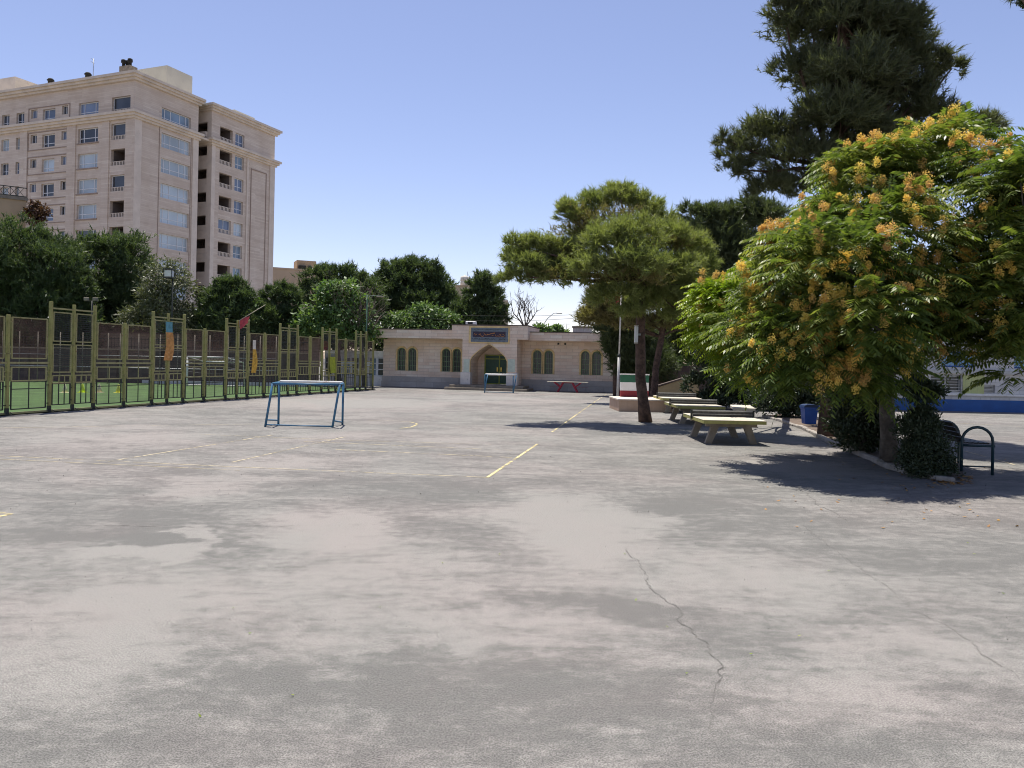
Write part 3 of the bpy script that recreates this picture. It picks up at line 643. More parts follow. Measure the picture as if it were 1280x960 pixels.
def ring(mb, inner, outer, y0, y1):                  # a band between two polylines, with thickness
    for i in range(len(inner)-1):
        a, b, c, d = inner[i], inner[i+1], outer[i+1], outer[i]
        mb.quad((a[0], y0, a[1]), (b[0], y0, b[1]), (c[0], y0, c[1]), (d[0], y0, d[1]))
        mb.quad((a[0], y0, a[1]), (a[0], y1, a[1]), (b[0], y1, b[1]), (b[0], y0, b[1])); mb.quad((d[0], y0, d[1]), (c[0], y0, c[1]), (c[0], y1, c[1]), (d[0], y1, d[1]))
    return mb
# ---------------------------------------------------------------- the stone prayer house
M['gate_stone'] = stone('pink_white_travertine', [(.74, .58, .45), (.85, .71, .58), (.79, .62, .49), (.87, .77, .64)], (.52, .42, .34), .75, .2, .009, nscale=1.2, speck=.09)
M['gate_plain'] = mat('pale_smooth_stone', (.70, .64, .57), .7, .08, 2, dirt=(.45, .4, .36))
M['plinth'] = stone('grey_plinth_stone', [(.42, .395, .365), (.50, .47, .435)], (.28, .265, .25), 1.1, .33, .008, stain=(.31, .295, .28))
M['sandstone'] = mat('yellow_sandstone_trim', (.70, .51, .24), .75, .15, 3, dirt=(.34, .25, .15))
M['green_frame'] = mat('green_window_paint', (.16, .25, .13), .5, .15, 6)
M['green_door'] = mat('dark_green_door', (.018, .07, .035), .4, .2, 4); M['lime_frame'] = mat('lime_door_frame', (.26, .30, .05), .5, .15, 5)
GO = P(612, 482, 48.6); GA = -math.atan(.20); GF = Frame((GO.x, GO.y, 0), GA)
gh = thing('prayer_house', 'low pink stone building with a pointed arch portal and paired arched windows', 'building', GF.o, GA)
SB = 1.25                                            # the wings stand back from the portal
def X(x, y, yl=0.): return GF.at(x, y, yl)[0]
def Z(x, y, yl=0.): return GF.at(x, y, yl)[1]
xl, xr = X(479, 455, SB), X(782, 455, SB+.3)
pl, pr = X(578.5, 460), X(646.5, 460); bl, br = X(566, 412), X(660.5, 418); zt = Z(612, 407.3)
wz0, wz1 = 1.03, 2.50
def pairs(px, yl): return [(X(a, 450, yl), X(b, 450, yl)) for a, b in px]
wl = pairs(((496.8, 507.2), (510, 520.4), (552.4, 562.8), (565.6, 576)), SB)
SBR = SB+.3
wr = pairs(((666.2, 677), (680.4, 691.2), (726.3, 737), (740.2, 751.4)), SBR)
for nm, x0, x1, y, ws in (('wall', xl, pl+.1, SB, wl), ('wall', pr-.1, xr, SBR, wr)):
    mb = MB(); wall_grid(mb, x0, x1, .66, 3.2, [(a, b, wz0, wz1) for a, b in ws], y, .3)
    for a, b in ws: arch_fill(mb, arch_pts(a, b, wz1-(b-a)*.52, (b-a)*.5), wz1, y, y+.3)
    if y == SB: mb.quad((x0, y, .66), (x0, y, 3.2), (x0, y+9, 3.2), (x0, y+9, .66))
    else: mb.quad((x1, y, .66), (x1, y, 3.2), (x1, y+9, 3.2), (x1, y+9, .66))
    mb.build('wall', M['gate_stone'], gh)
    MB().box(x0-.04, x1+.04, y-.05, y+8.9, .36, .665).build('plinth', M['plinth'], gh); MB().box(x0-.07, x1+.07, y-.09, y+8.9, -.05, .357).build('plinth', M['plinth'], gh)
    for a, b in ws:
        i0 = [(a, wz0)]+arch_pts(a, b, wz1-(b-a)*.52, (b-a)*.5)+[(b, wz0)]; e = .11
        o0 = [(a-e, wz0)]+arch_pts(a-e, b+e, wz1-(b-a)*.52, (b-a)*.5+e)+[(b+e, wz0)]
        mb = MB(); ring(mb, i0, o0, y-.035, y+.06); fr = mb.build('window_surround', M['sandstone'], gh)
        wi = MB(); t = .018; yy = y+.13
        i1 = [(a+.05, wz0+.04)]+arch_pts(a+.05, b-.05, wz1-(b-a)*.52, (b-a)*.5-.05)+[(b-.05, wz0+.04)]; ring(wi, i1, i0, yy, yy+.05)
        for q in (1/3, 2/3) if False else (.5,): xq = a+(b-a)*q; wi.box(xq-t*.8, xq+t*.8, yy-.004, yy+.04, wz0, wz1-.03)
        for q in (.0, .21, .42, .63): zq = wz0+(wz1-wz0)*q; wi.box(a+.003, b-.003, yy-.002, yy+.045, zq+.002, zq+t*1.5)
        for q in (.25, .75): xq = a+(b-a)*q; wi.box(xq-.006, xq+.006, yy, yy+.03, wz0, wz1-(b-a)*.3)
        for g in (.35, .5, .65): wi.bar(((a+b)/2, yy+.015, wz1-(b-a)*.52), ((a+b)/2+math.cos(g*math.pi)*(b-a)*.46, yy+.015, wz1-(b-a)*.52+math.sin(g*math.pi)*(b-a)*.46), .014)
        wf = wi.build('window', M['green_frame'], gh)
        MB().quad((a+.004, yy+.07, wz0), (b-.004, yy+.07, wz0), (b-.004, yy+.07, wz1), (a+.004, yy+.07, wz1)).build('pane', M['glass_dark'], wf)
# parapets and roof
mb = MB(); mb.box(X(463.3, 417, -.0), bl+.05, .004, 9.6, 3.08, 3.60); mb.build('parapet', M['gate_stone'], gh)
mb = MB(); mb.box(br-.05, xr+.6, .55, 10, 3.06, 3.55); mb.build('parapet', M['gate_stone'], gh)
M['roof_edge'] = mat('dark_roof_edge', (.10, .075, .065), .9, .3, 6)
rmb = MB(); rmb.box(X(463.3, 417)-.03, bl, -.03, 9.6, 3.603, 3.66); rmb.box(br, xr+.6, .52, 10, 3.553, 3.6); rmb.box(bl-.03, br+.03, -.24, 4, zt+.003, zt+.06); rmb.build('roof', M['roof_edge'], gh)
# portal
al, ar = X(589, 455), X(634.3, 455); az = Z(612, 430.5); asp = 1.75; D = 1.9
mb = MB(); ap = arch_pts(al, ar, asp, az-asp, 20, True)
mb.quad((pl, -.2, .3), (al, -.2, .3), (al, -.2, 3.08), (pl, -.2, 3.08)); mb.quad((ar, -.2, .3), (pr, -.2, .3), (pr, -.2, 3.08), (ar, -.2, 3.08))
arch_fill(mb, ap, 3.08, -.2, D-.2)
mb.quad((al, -.2, .3), (al, D-.2, .3), (al, D-.2, asp), (al, -.2, asp)); mb.quad((ar, -.2, .3), (ar, -.2, asp), (ar, D-.2, asp), (ar, D-.2, .3))
mb.quad((pl, -.2, .3), (pl, -.2, 3.08), (pl, D, 3.08), (pl, D, .3)); mb.quad((pr, -.2, .3), (pr, D, .3), (pr, D, 3.08), (pr, -.2, 3.08))
sx0, sx1, sz0, sz1 = X(587.3, 418), X(638, 418), Z(612, 429.3), zt-.03
mb.box(bl, br, -.203, 4, 3.083, zt)
mb.build('portal', M['gate_stone'], gh)
for x0, x1 in ((pl-.07, al+.012), (ar-.012, pr+.07)): MB().box(x0, x1, -.27, .3, .3, 1.05, bev=.02).build('pier_base', M['gate_plain'], gh)
i0 = [(al, 1.05)]+ap+[(ar, 1.05)]; e = .06; o0 = [(al-e, 1.05)]+arch_pts(al-e, ar+e, asp, az-asp+e, 20, True)+[(ar+e, 1.05)]
mb = MB(); ring(mb, i0, o0, -.222, -.1); mb.build('arch_trim', M['sandstone'], gh)
for a, b in ((580.5, 588), (635.6, 644.5)):
    MB().box(X(a, 457), X(b, 457), -.225, -.202, Z((a+b)/2, 465), Z((a+b)/2, 449)).build('plaque', mat('pale_green_plaque', (.52, .58, .48), .5, .1, 5), gh)
mb = MB(); mb.quad((al-.3, D-.2, .3), (ar+.3, D-.2, .3), (ar+.3, D-.2, 3), (al-.3, D-.2, 3)); mb.build('niche_wall', M['gate_stone'], gh)
dl, dr, dz = X(606.3, 465, D-.25), ar-.05, Z(620, 443.5, D-.25)
mb = MB(); yd = D-.26
mb.box(dl, dr, yd, yd+.04, .31, dz)
d = mb.build('door', M['green_door'], gh)
mb = MB(); xm = X(624.3, 465, D-.25)
for x in (dl, xm, dr): mb.box(x-.035, x+.035, yd-.045, yd-.002, .31, dz)
for z in (.34, dz-.26, dz-.03): mb.box(dl, dr, yd-.04, yd-.003, z-.03, z+.03)
mb.build('door_frame', M['lime_frame'], d)
mb = MB()
for x in (xm-.12, xm+.12): mb.box(x-.045, x+.045, yd-.07, yd-.046, 1.1, 1.38, bev=.012); mb.path([(x-.03, yd-.09, 1.2), (x+.06, yd-.09, 1.2)], .014, 6)
mb.build('handle', mat('brass', (.45, .33, .08), .35, .1, 5, .8), d)
mb = MB(); mb.box(X(556.5, 485, -1.1), X(659, 488, -1.1), -1.3, 1, .0, .15, bev=.015); mb.box(X(562, 483, -.9), X(654, 483, -.9), -.95, 1, .153, .30, bev=.015); mb.build('step', M['concrete'], gh)
# the tiled sign above the arch
M['tile'] = mat('blue_grey_tile', (.13, .16, .19), .35, .25, 9, dirt=(.10, .14, .13)); M['ink'] = mat('dark_purple_tile', (.022, .012, .035), .35, .3, 8); M['gold'] = mat('orange_lettering', (.62, .26, .08), .5, .25, 12); M['teal_ink'] = mat('dark_teal_lettering', (.03, .055, .055), .5, .2, 8)
mb = MB(); mb.box(sx0, sx1, -.25, -.206, sz0, sz1); sg = mb.build('name_sign', M['sandstone'], gh)
u = lambda t: sx0+(sx1-sx0)*t
v = lambda t: sz0+(sz1-sz0)*t
MB().box(u(.055), u(.965), -.262, -.252, v(.075), v(.9)).build('tile_field', M['tile'], sg)
MB().box(u(.10), u(.905), -.268, -.263, v(.36), v(.68)).build('title_band', M['ink'], sg)
def strokes(lst, w, y):
    mb = MB()
    for s in lst:
        pts = [(u((a-130)/930), y, v(1-(b-150)/390)) for a, b in s]; mb.path(pts, w, 5)
    return mb
strokes([[(360, 352), (385, 330), (402, 322), (392, 345), (420, 372), (445, 392), (470, 376), (462, 362)], [(470, 300), (485, 312), (492, 335), (515, 350), (548, 352), (590, 340), (640, 322), (700, 304), (735, 300), (726, 312), (690, 312)],
         [(742, 340), (744, 372), (760, 378), (790, 372), (800, 352), (806, 374), (840, 376), (862, 356), (872, 374), (905, 378), (940, 372), (948, 352)], [(548, 352), (560, 330), (575, 340)], [(830, 340), (850, 330), (870, 338)], [(660, 360), (700, 352)], [(905, 340), (930, 334)], [(250, 345), (265, 320), (285, 335), (275, 360), (300, 352), (318, 330)]], .013, -.272).build('lettering', M['gold'], sg)
rng = random.Random(3)
def scribble(y0, h, x0, x1, n):
    L = []; x = x0
    while x < x1:
        k = rng.randint(3, 5); L.append([(x+i*rng.uniform(7, 13), y0+rng.uniform(-h, h)) for i in range(k)]); x += rng.uniform(26, 52)
    return L
strokes(scribble(440, 16, 205, 980, 0), .014, -.266).build('lower_line', M['teal_ink'], sg); strokes(scribble(228, 12, 215, 960, 0), .010, -.266).build('upper_line', M['teal_ink'], sg)
# small things on the facade
mb = MB()
for x, y in ((698, 429.8), (706.5, 430)): mb.lathe((X(x, y, SBR)-.0, SBR-.0, Z(x, y, SBR)), [(.06, -.05), (.06, .05)], 10)
mb.build('wall_vent', M['black_paint'], gh)
cp = P(589, 406.6, 49.5); ac = thing('roof_cooler', 'small white box cooler standing on the roof beside the tiled sign', 'cooler', GF.o+GF.x*X(589, 405, 1.2)+GF.y*1.2+Vector((0, 0, zt+.06)), GA)
MB().box(-.3, .3, -.25, .25, .04, .26, bev=.03).build('body', M['white_paint'], ac); MB().box(-.16, .16, -.262, -.252, .08, .2).build('grille', M['dark'], ac)
mb = MB(); [mb.box(x-.03, x+.03, -.2, .2, 0, .038) for x in (-.22, .22)]; mb.build('feet', M['grey_metal'], ac)
# picnic table at the wall
pt = thing('picnic_table', 'table with a thin pale top on crossed red legs by the stone wall', 'table', G(709.5, 490.5), GA)
MB().box(-1.2, 1.2, -.3, .3, .60, .635, bev=.006).build('table_top', M['concrete_top'], pt); M['red_paint'] = mat('red_leg_paint', (.36, .02, .045), .5, .2, 6)
for s in (-1, 1):
    mb = MB()
    for y in (-.22, .22): mb.bar((s*.60, y, 0), (s*.26, y, .6), .07); mb.bar((s*.42, y+.002, .30), (s*.80, y+.002, .6), .06)
    mb.build('leg', M['red_paint'], pt)
MB().box(-.3, .3, -.02, .02, .54, .597).build('brace', M['red_paint'], pt)
MB().box(-1.15, 1.15, .36, .37, .3, .31).build('back_rail', M['red_paint'], pt)
# agave like shrub by the plinth
sg0 = G(555, 484.8); 
# ---------------------------------------------------------------- the white kiosk beside it
KO = P(405, 486, 51.5); KF = Frame((KO.x, KO.y, 0), 0)
kx = lambda x, y=460: KF.at(x, y)[0]
kz = lambda x, y: KF.at(x, y)[1]
ks = thing('white_kiosk', 'small white kiosk with tall glazed bays at the far end of the fence', 'kiosk', KF.o, 0); xe = kx(482)
MB().box(0, xe, .0, 4, kz(440, 446), kz(440, 438)).build('roof', M['white_paint'], ks); MB().box(0, xe, .0, 4, 0, .62).build('base', M['white_paint'], ks)
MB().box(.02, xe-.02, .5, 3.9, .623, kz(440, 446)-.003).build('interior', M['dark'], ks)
n = 7; zz = kz(440, 446)-.004
for i in range(n):
    a, b = xe*i/n, xe*(i+1)/n; mb = MB()
    for x in (a+.04, b-.04): mb.box(x-.04, x+.04, .06, .12, .623, zz)
    for q in (.03, .36, .68, .97): z = .623+(zz-.623)*q; mb.box(a, b, .055, .125, z-.03, z+.03)
    w_ = mb.build('window', M['pvc'], ks); MB().quad((a, .16, .63), (b, .16, .63), (b, .16, zz), (a, .16, zz)).build('pane', M['glass'] if i % 3 else M['glass_dark'], w_)
MB().box(kx(404), kx(410), -.05, -.003, kz(405, 437), kz(405, 426)).build('orange_panel', mat('salmon_panel', (.45, .17, .09), .6, .1), ks)
MB().box(kx(404), kx(409), -.09, -.053, kz(405, 437.5), kz(405, 434)).build('red_panel', mat('red_panel', (.5, .02, .03), .5, .1), ks)
# ---------------------------------------------------------------- the tower block
M['tower'] = stone('striped_travertine', [(.60, .50, .405), (.69, .59, .485), (.64, .535, .44), (.73, .635, .525)], (.50, .41, .33), 2.6, .22, .01, nscale=.35, bmp=.15, speck=.05)
M['tower_plain'] = mat('plain_travertine', (.67, .575, .475), .8, .08, .6, dirt=(.59, .50, .41))
M['tower_groove'] = mat('groove_brown', (.33, .25, .20), .85, .1); M['cornice'] = mat('cornice_stone', (.66, .565, .455), .8, .1, .8)  # groove tone is a darker brown for bands, mouldings and pipes
M['recess'] = mat('balcony_shade_tone', (.16, .13, .115), .85, .15, 1)  # balcony walls darkened, the recess shade put into their colour
M['roof_panel'] = mat('cream_roof_panel', (.58, .54, .44), .7, .06, .6)
TC = P(168, 141.5, 100); tc = Vector((TC.x, TC.y, 0)); ANR = math.atan2(.927, .375)           # right face runs along this direction
RF = Frame(tc, ANR)                                     # x along the right face away from the viewer, y to the left
tw_ = thing('apartment_tower', 'twelve storey pinkish stone apartment tower with stacked balconies and two cornices', 'building', tc, ANR)
LFo = Frame(tc, ANR-math.pi/2)                          # left face: local x = towards the corner from -s to 0, y = into the building
LH = bpy.data.objects.new('street_face', None)          # left face elements use this local frame
def tl(m): return m
ML = Matrix.Rotation(-math.pi/2, 4, 'Z')                # left frame -> tower frame
class MBL(MB):
    def build(s, name, m, parent=None, fix=True, L=True):
        if L: s.v = [tuple(ML @ Vector(v)) for v in s.v]
        return MB.build(s, name, m, parent, fix)
ZT = LFo.at(168, 91)[1]; ZC = LFo.at(168, 141.5)[1]; FH = 3.27; SL = 38.; LR = RF.at(247, 200)[0]
W0, W1 = RF.at(262, 200)[0], RF.at(340.5, 250)[0]
def lx(zx, zy): return LFo.at(zx/3.556, 60+zy/3.556)
def rx(zx, zy): return RF.at(zx/3.556, 60+zy/3.556)
def window(mb_cls, parent, x0, x1, z0, z1, y, vm, hm, gl, fm=None, t=.095, par='window'):
    mb = mb_cls()
    for x in (x0+t/2, x1-t/2): mb.box(x-t/2, x+t/2, y, y+.08, z0, z1)
    for z in (z0+t/2, z1-t/2): mb.box(x0+t, x1-t, y+.002, y+.078, z-t/2, z+t/2)
    for q in vm: x = x0+(x1-x0)*q; mb.box(x-t*.5, x+t*.5, y+.004, y+.076, z0+t, z1-t)
    for q in hm: z = z0+(z1-z0)*q; mb.box(x0+t, x1-t, y+.006, y+.074, z-t*.45, z+t*.45)
    o = mb.build(par, fm or M['pvc'], parent)
    g = mb_cls(); g.quad((x0, y+.05, z0), (x1, y+.05, z0), (x1, y+.05, z1), (x0, y+.05, z1)); g.build('pane', gl, o); return o
M['glass_b'] = glass('pale_curtained_glass', (.42, .49, .53), .15, .25, .12); M['glass_c'] = glass('blue_reflection_tint', (.15, .19, .27), .06, .3, .15); M['glass_d'] = glass('dark_grey_glass', (.05, .055, .065), .06, .4, .2)  # blue tint is reflected sky put into the colour; last one dark grey
rng = random.Random(11); pick = lambda: rng.choice([M['glass_b'], M['glass_b'], M['glass'], M['glass_c'], M['glass_d']])
# column bounds (local x, negative towards the far left) read at the top storeys
bx = (lx(497, 260)[0], lx(580, 245)[0]); cx = (lx(350, 270)[0], lx(438, 260)[0])
m0, m1, m2 = (lx(138, 300)[0], lx(166, 295)[0]), (lx(190, 295)[0], lx(246, 290)[0]), (lx(275, 280)[0], lx(301, 275)[0])
n1, n0 = (lx(73, 320)[0], lx(108, 310)[0]), (lx(8, 330)[0], lx(42, 325)[0])
wz_t = lx(540, 215)[1]; 
holes = []; wins = []
for f in range(11):
    zt_ = wz_t-f*FH if f == 0 else lx(540, 332)[1]-(f-1)*FH; zb = zt_-2.05
    holes.append((bx[0], bx[1], zb, zt_)); wins.append(('b', bx, zb, zt_, f))
    holes.append((cx[0], cx[1], zb+.05, zt_-.15)); wins.append(('c', cx, zb+.05, zt_-.15, f))
    for q in (m0, m2): holes.append((q[0], q[1], zb+.75, zt_-.15)); wins.append(('s', q, zb+.75, zt_-.15, f))
    holes.append((m1[0], m1[1], zb+.05, zt_-.3)); wins.append(('m', m1, zb+.05, zt_-.3, f))
    for q in (n0, n1): holes.append((q[0], q[1], zb+.15, zt_-.3)); wins.append(('m2', q, zb+.15, zt_-.3, f))
    for k in (1, 2, 3): 
        q = (n0[0]-k*3.3, n0[0]-k*3.3+1.5)
        if q[0] > -SL+1 and k < 3: holes.append((q[0], q[1], zb+.15, zt_-.3)); wins.append(('m2', q, zb+.15, zt_-.3, f))
mb = MBL(); wall_grid(mb, -SL, 0, 0, ZT-.4, holes, 0, .45); mb.quad((-SL, 0, 0), (-SL, 0, ZT-.4), (-SL, 14, ZT-.4), (-SL, 14, 0)); mb.build('wall', M['tower'], tw_)
for kind, q, zb, zt_, f in wins:
    if zt_ < 9: continue
    if kind == 'b':
        if f in (0, 1, 3): window(MBL, tw_, q[0], q[1], zb, zt_, .3, (), (.28,), M['glass_d'])
        else:
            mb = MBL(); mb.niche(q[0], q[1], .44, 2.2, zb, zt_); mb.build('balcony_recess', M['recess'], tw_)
        mb = MBL(); mb.box(q[0]+.002, q[1]-.002, .16, .22, zb+.5, zb+.56); n = 12
        for k in range(n+1): x = q[0]+.03+(q[1]-q[0]-.06)*k/n; mb.box(x-.05, x+.05, .165, .215, zb, zb+.5)
        mb.build('balustrade', M['tower_plain'], tw_)
    elif kind == 'c': window(MBL, tw_, q[0], q[1], zb, zt_, .28, (.22, .78), (.33,), pick())
    elif kind == 's': window(MBL, tw_, q[0], q[1], zb, zt_, .28, (.5,), (), rng.choice([M['glass_d'], M['glass_d'], M['glass_c']]), t=.06)
    elif kind == 'm': window(MBL, tw_, q[0], q[1], zb, zt_, .28, (.35,), (.3,), pick())
    else: window(MBL, tw_, q[0], q[1], zb, zt_, .28, (.5,), (.33,), pick(), t=.06)
# right face of the first block
wq = (rx(720, 300)[0], rx(848, 340)[0]); holes = []; zr0 = rx(720, 262)[1]
for f in range(11):
    zt_ = zr0 if f == 0 else rx(720, 375)[1]-(f-1)*FH; holes.append((wq[0], wq[1], zt_-1.9, zt_))
mb = MB(); wall_grid(mb, 0, LR, 0, ZT-.4, holes, 0, .45); mb.quad((LR, 0, 0), (LR, 9, 0), (LR, 9, ZT-.4), (LR, 0, ZT-.4)); mb.build('wall', M['tower'], tw_)
for h in holes:
    if h[3] < 9: continue
    window(MB, tw_, h[0], h[1], h[2], h[3], .28, (.14, .34, .66, .86), (.34,), rng.choice([M['glass_b'], M['glass_b'], M['glass_c'], M['glass']]))
# second block: right face, inner side face with balconies
yo = -.25; bq = (rx(972, 400)[0], rx(1028, 420)[0]); dq = (rx(1040, 420)[0], rx(1080, 430)[0]); holes = []; zw0 = RF.at(282, 158)[1]; ZW = RF.at(266, 131.7)[1]
for f in range(11):
    zt_ = RF.at(274.3, 158)[1]-f*FH; holes.append((bq[0], bq[1], zt_-2., zt_)); holes.append((dq[0], dq[1], zt_-1.95, zt_-.05))
mb = MB(); wall_grid(mb, W0, W1, 0, ZW-.3, holes, yo, .5); mb.quad((W1, yo, 0), (W1, 12, 0), (W1, 12, ZW-.3), (W1, yo, ZW-.3)); mb.build('wall', M['tower'], tw_)
for i, h in enumerate(holes):
    if h[3] < 9: continue
    if i % 2: window(MB, tw_, h[0], h[1], h[2], h[3], yo+.3, (.5,), (.36,), rng.choice([M['glass_b'], M['glass_c'], M['glass']]))
    elif i//2 in (4, 7): window(MB, tw_, h[0], h[1], h[2], h[3], yo+.3, (.5,), (.3,), M['glass_c'])
    else:
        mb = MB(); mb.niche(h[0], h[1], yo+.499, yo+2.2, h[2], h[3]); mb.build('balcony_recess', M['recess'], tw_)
    if i % 2 == 0:
        mb = MB(); mb.box(h[0]+.002, h[1]-.002, yo+.16, yo+.22, h[2]+.55, h[2]+.62); n = 9
        for k in range(n+1): x = h[0]+.03+(h[1]-h[0]-.06)*k/n; mb.box(x-.06, x+.06, yo+.165, yo+.215, h[2], h[2]+.55)
        mb.build('balustrade', M['tower_plain'], tw_)
class MBS(MB):                                            # inner side face of the second block: x = depth into the slot
    def build(s, name, m, parent=None, fix=True):
        s.v = [(W0+v[1], yo+(-v[0]), v[2]) for v in s.v]; return MB.build(s, name, m, parent, fix)
holes = []
for f in range(11): zt_ = RF.at(274.3, 158)[1]+.15-f*FH; holes.append((-3.6, -.75, zt_-2.1, zt_))
mb = MBS(); wall_grid(mb, -9, 0, 0, ZW-.3, holes, 0, .5); mb.build('slot_wall', M['tower_plain'], tw_)
for f, h in enumerate(holes):
    if h[3] < 9: continue
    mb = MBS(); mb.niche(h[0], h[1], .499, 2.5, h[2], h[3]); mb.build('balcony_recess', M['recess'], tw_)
    mb = MBS(); mb.box(h[0]+.002, h[1]-.002, -.35 if f == 0 else .05, .12, h[2]+.02, h[2]+.75); mb.build('parapet_panel', M['tower_plain'], tw_)
mb = MB(); mb.box(LR-.02, W0+.02, 8.6, 9, 0, ZW-.6); mb.build('slot_wall', M['tower_plain'], tw_)
MB().box(LR, W0, -.35, 8, ZC-.25, ZC+.02).build('slot_bridge', M['cornice'], tw_)
# pilasters, grooves, cornices
for x0, x1 in ((.0, 1.1), (LR-1.0, LR)): MB().box(x0, x1, -.14, -.003, 0, ZC-.6).build('pilaster', M['tower_plain'], tw_)
for x0, x1 in ((-1.3, .14), (bx[0]-1.5, bx[0]-.25), (cx[0]-1.9, cx[0]-.35), (m0[0]-1.9, m0[0]-.5)): m_ = MBL(); m_.box(x0, x1, -.14 if x1 > 0 else -.12, -.003, 0, ZC-.6); m_.build('pilaster', M['tower'], tw_)
for x0, x1 in ((W0, W0+.7), (W1-1.1, W1), (dq[1]+.6, dq[1]+.9)): MB().box(x0, x1, yo-.14, yo-.003, 0, ZC-.6).build('pilaster', M['tower_plain'], tw_)
mb = MB(); a, b, zz = dq[1]+1.6, W1-1.9, ZC-2
for x in (a, b): mb.box(x-.06, x+.06, yo-.08, yo-.002, 0, zz)
mb.box(a-.06, b+.06, yo-.081, yo-.003, zz-.12, zz); mb.build('panel_moulding', M['tower_groove'], tw_)
for x in (LR-1.25, wq[0]-.35): MB().box(x-.04, x+.04, -.05, -.002, 0, ZC-.6).build('drain_pipe', M['tower_groove'], tw_)
for f in range(10):                                       # framed spandrels of the middle column
    zt_ = lx(540, 332)[1]-(f-1)*FH
    if zt_ < 10: continue
    m_ = MBL(); x0, x1 = m0[0]-.35, m2[1]+.35
    m_.box(x0, x1, -.07, -.002, zt_+.02, zt_+.14); m_.box(x0, x1, -.07, -.002, zt_-2.3, zt_-2.2); m_.box(x1, x1+.1, -.07, -.002, zt_-2.3, zt_+.14); m_.box(x0-.1, x0, -.07, -.002, zt_-2.3, zt_+.14)
    for q in (cx,): m_.box(q[0]-.15, q[1]+.15, -.12, -.002, zt_-2.2, zt_-2.05)
    m_.build('window_band', M['tower_groove'], tw_)
def cornice(zc, hgt, e):
    mb = MBL(); steps = ((e, .0, .42), (e*.72, -.42, .0), (e*.4, -.8, -.42))
    for ex, z0, z1 in steps: mb.box(-SL, ex, -ex, -.001, zc+z0*hgt, zc+z1*hgt-.002)
    mb.build('cornice', M['cornice'], tw_)
    mb = MB()
    for ex, z0, z1 in steps: mb.box(.0, LR+ex*.6, -ex+.002, -.001, zc+z0*hgt, zc+z1*hgt-.004)
    mb.build('cornice', M['cornice'], tw_)
    return steps
cornice(ZC, .75, .75); st = cornice(ZT-.3, .75, .85)
MBq = MBL(); MBq.box(-SL, .0, 0, 14, ZT-.3, ZT-.02); MBq.build('roof', M['roof_panel'], tw_); MB().box(0, LR, 0, 9, ZT-.299, ZT-.021).build('roof', M['roof_panel'], tw_)
for zc, nm in ((ZC, 'w'), (ZW-.25, 'w')):
    mb = MB()
    for ex, z0, z1 in ((.8, 0, .42), (.55, -.42, 0), (.3, -.8, -.42)): mb.box(W0-ex*.8, W1+ex, yo-ex, yo-.001, zc+z0*.75, zc+z1*.75-.003); mb.box(W0-ex*.8, W0-.001, yo-.002, yo+7, zc+z0*.75+.002, zc+z1*.75-.005)
    mb.build('cornice', M['cornice'], tw_)
MB().box(W0, W1, yo, 12, ZW-.25, ZW-.02).build('roof', M['roof_panel'], tw_)
# roof structures
rfm = Matrix.Rotation(0, 4, 'Z')
MB().box(8, 12.6, 3.0, 26, ZT-.02, ZT+4.1).build('penthouse', M['roof_panel'], tw_)
MB().box(3.5, 11, 8, 28, ZT-.02, ZT+.9).build('roof_parapet', M['roof_panel'], tw_)
mb = MB(); mb.path([(3.5, 3.1, ZT+1.1), (13.2, 2.0, ZT+1.2)], .05, 5); [mb.path([(x, 2.6, ZT), (x, 2.6, ZT+1.1)], .04, 5) for x in (4.5, 6, 8, 10, 12)]; mb.build('roof_rail', M['tower_groove'], tw_)
ch = MB(); ch.box(.6, 1.8, 1.6, 3.4, ZT-.02, ZT+1.4); c_ = ch.build('chimney', M['concrete'], tw_)
mb = MB(); [mb.lathe((x, y, ZT+1.4), [(.2, 0), (.2, .5), (.32, .55), (.3, .9), (.1, 1.0)], 10) for x, y in ((1., 2.), (1.4, 2.9), (1., 3.1))]; mb.build('vent_cap', M['dark'], c_)
for s in (13.2, 6.3):
    k = MB(); k.box(1., 1.8, s+3, s+4.1, ZT-.02, ZT+.9); k = k.build('chimney', M['roof_panel'], tw_); MB().lathe((1.4, s+3.5, ZT+.9), [(.35, 0), (.35, .4), (.5, .45), (.3, .7)], 10).build('vent_cap', M['dark'], k)
MB().box(W0+7, W0+11.5, 2, 5, ZW, ZW+1.6).build('roof_hatch', M['roof_panel'], tw_)
mb = MB(); mb.path([(1.5, 9, ZT), (1.5, 9, ZT+3.4)], .04, 5); [mb.path([(1.1, 9, z), (1.9, 9.3, z)], .025, 4) for z in (ZT+3.3, ZT+2.9)]; mb.build('antenna', M['grey_metal'], tw_)
MB().box(2, 8, 24.5, 34, ZT, ZT+3).build('penthouse', M['tower_plain'], tw_)
# ---------------------------------------------------------------- other houses behind the trees
M['tan_plaster'] = mat('tan_plaster', (.46, .34, .215), .85, .08, .5, dirt=(.40, .30, .2)); M['beige_plaster'] = mat('beige_plaster', (.47, .365, .26), .85, .06, .4)
def block(root, name, x0, x1, y0, y1, z0, z1, m): return MB().box(x0, x1, y0, y1, z0, z1).build(name, m, root)
c = P(32.5, 247, 62); th = thing('tan_house', 'plain tan house with a patterned black railing round its flat roof', 'building', (c.x, c.y, 0), R(36))
block(th, 'wall', -16, 0, 0, 12, 0, c.z-.25, M['tan_plaster']); block(th, 'roof_edge', -16.1, .12, -.12, 12.1, c.z-.25, c.z, M['concrete'])
mb = MB()
for z in (c.z+.05, c.z+.72): mb.box(-16, .05, -.03, .03, z-.03, z+.03)
for k in range(36):
    x = -16+k*.44; mb.bar((x, 0, c.z), (x, 0, c.z+.7), .035); mb.bar((x, 0, c.z+.08), (x+.44, 0, c.z+.68), .03); mb.bar((x+.44, 0, c.z+.08), (x, 0, c.z+.68), .03)
mb.build('roof_railing', M['black_paint'], th)
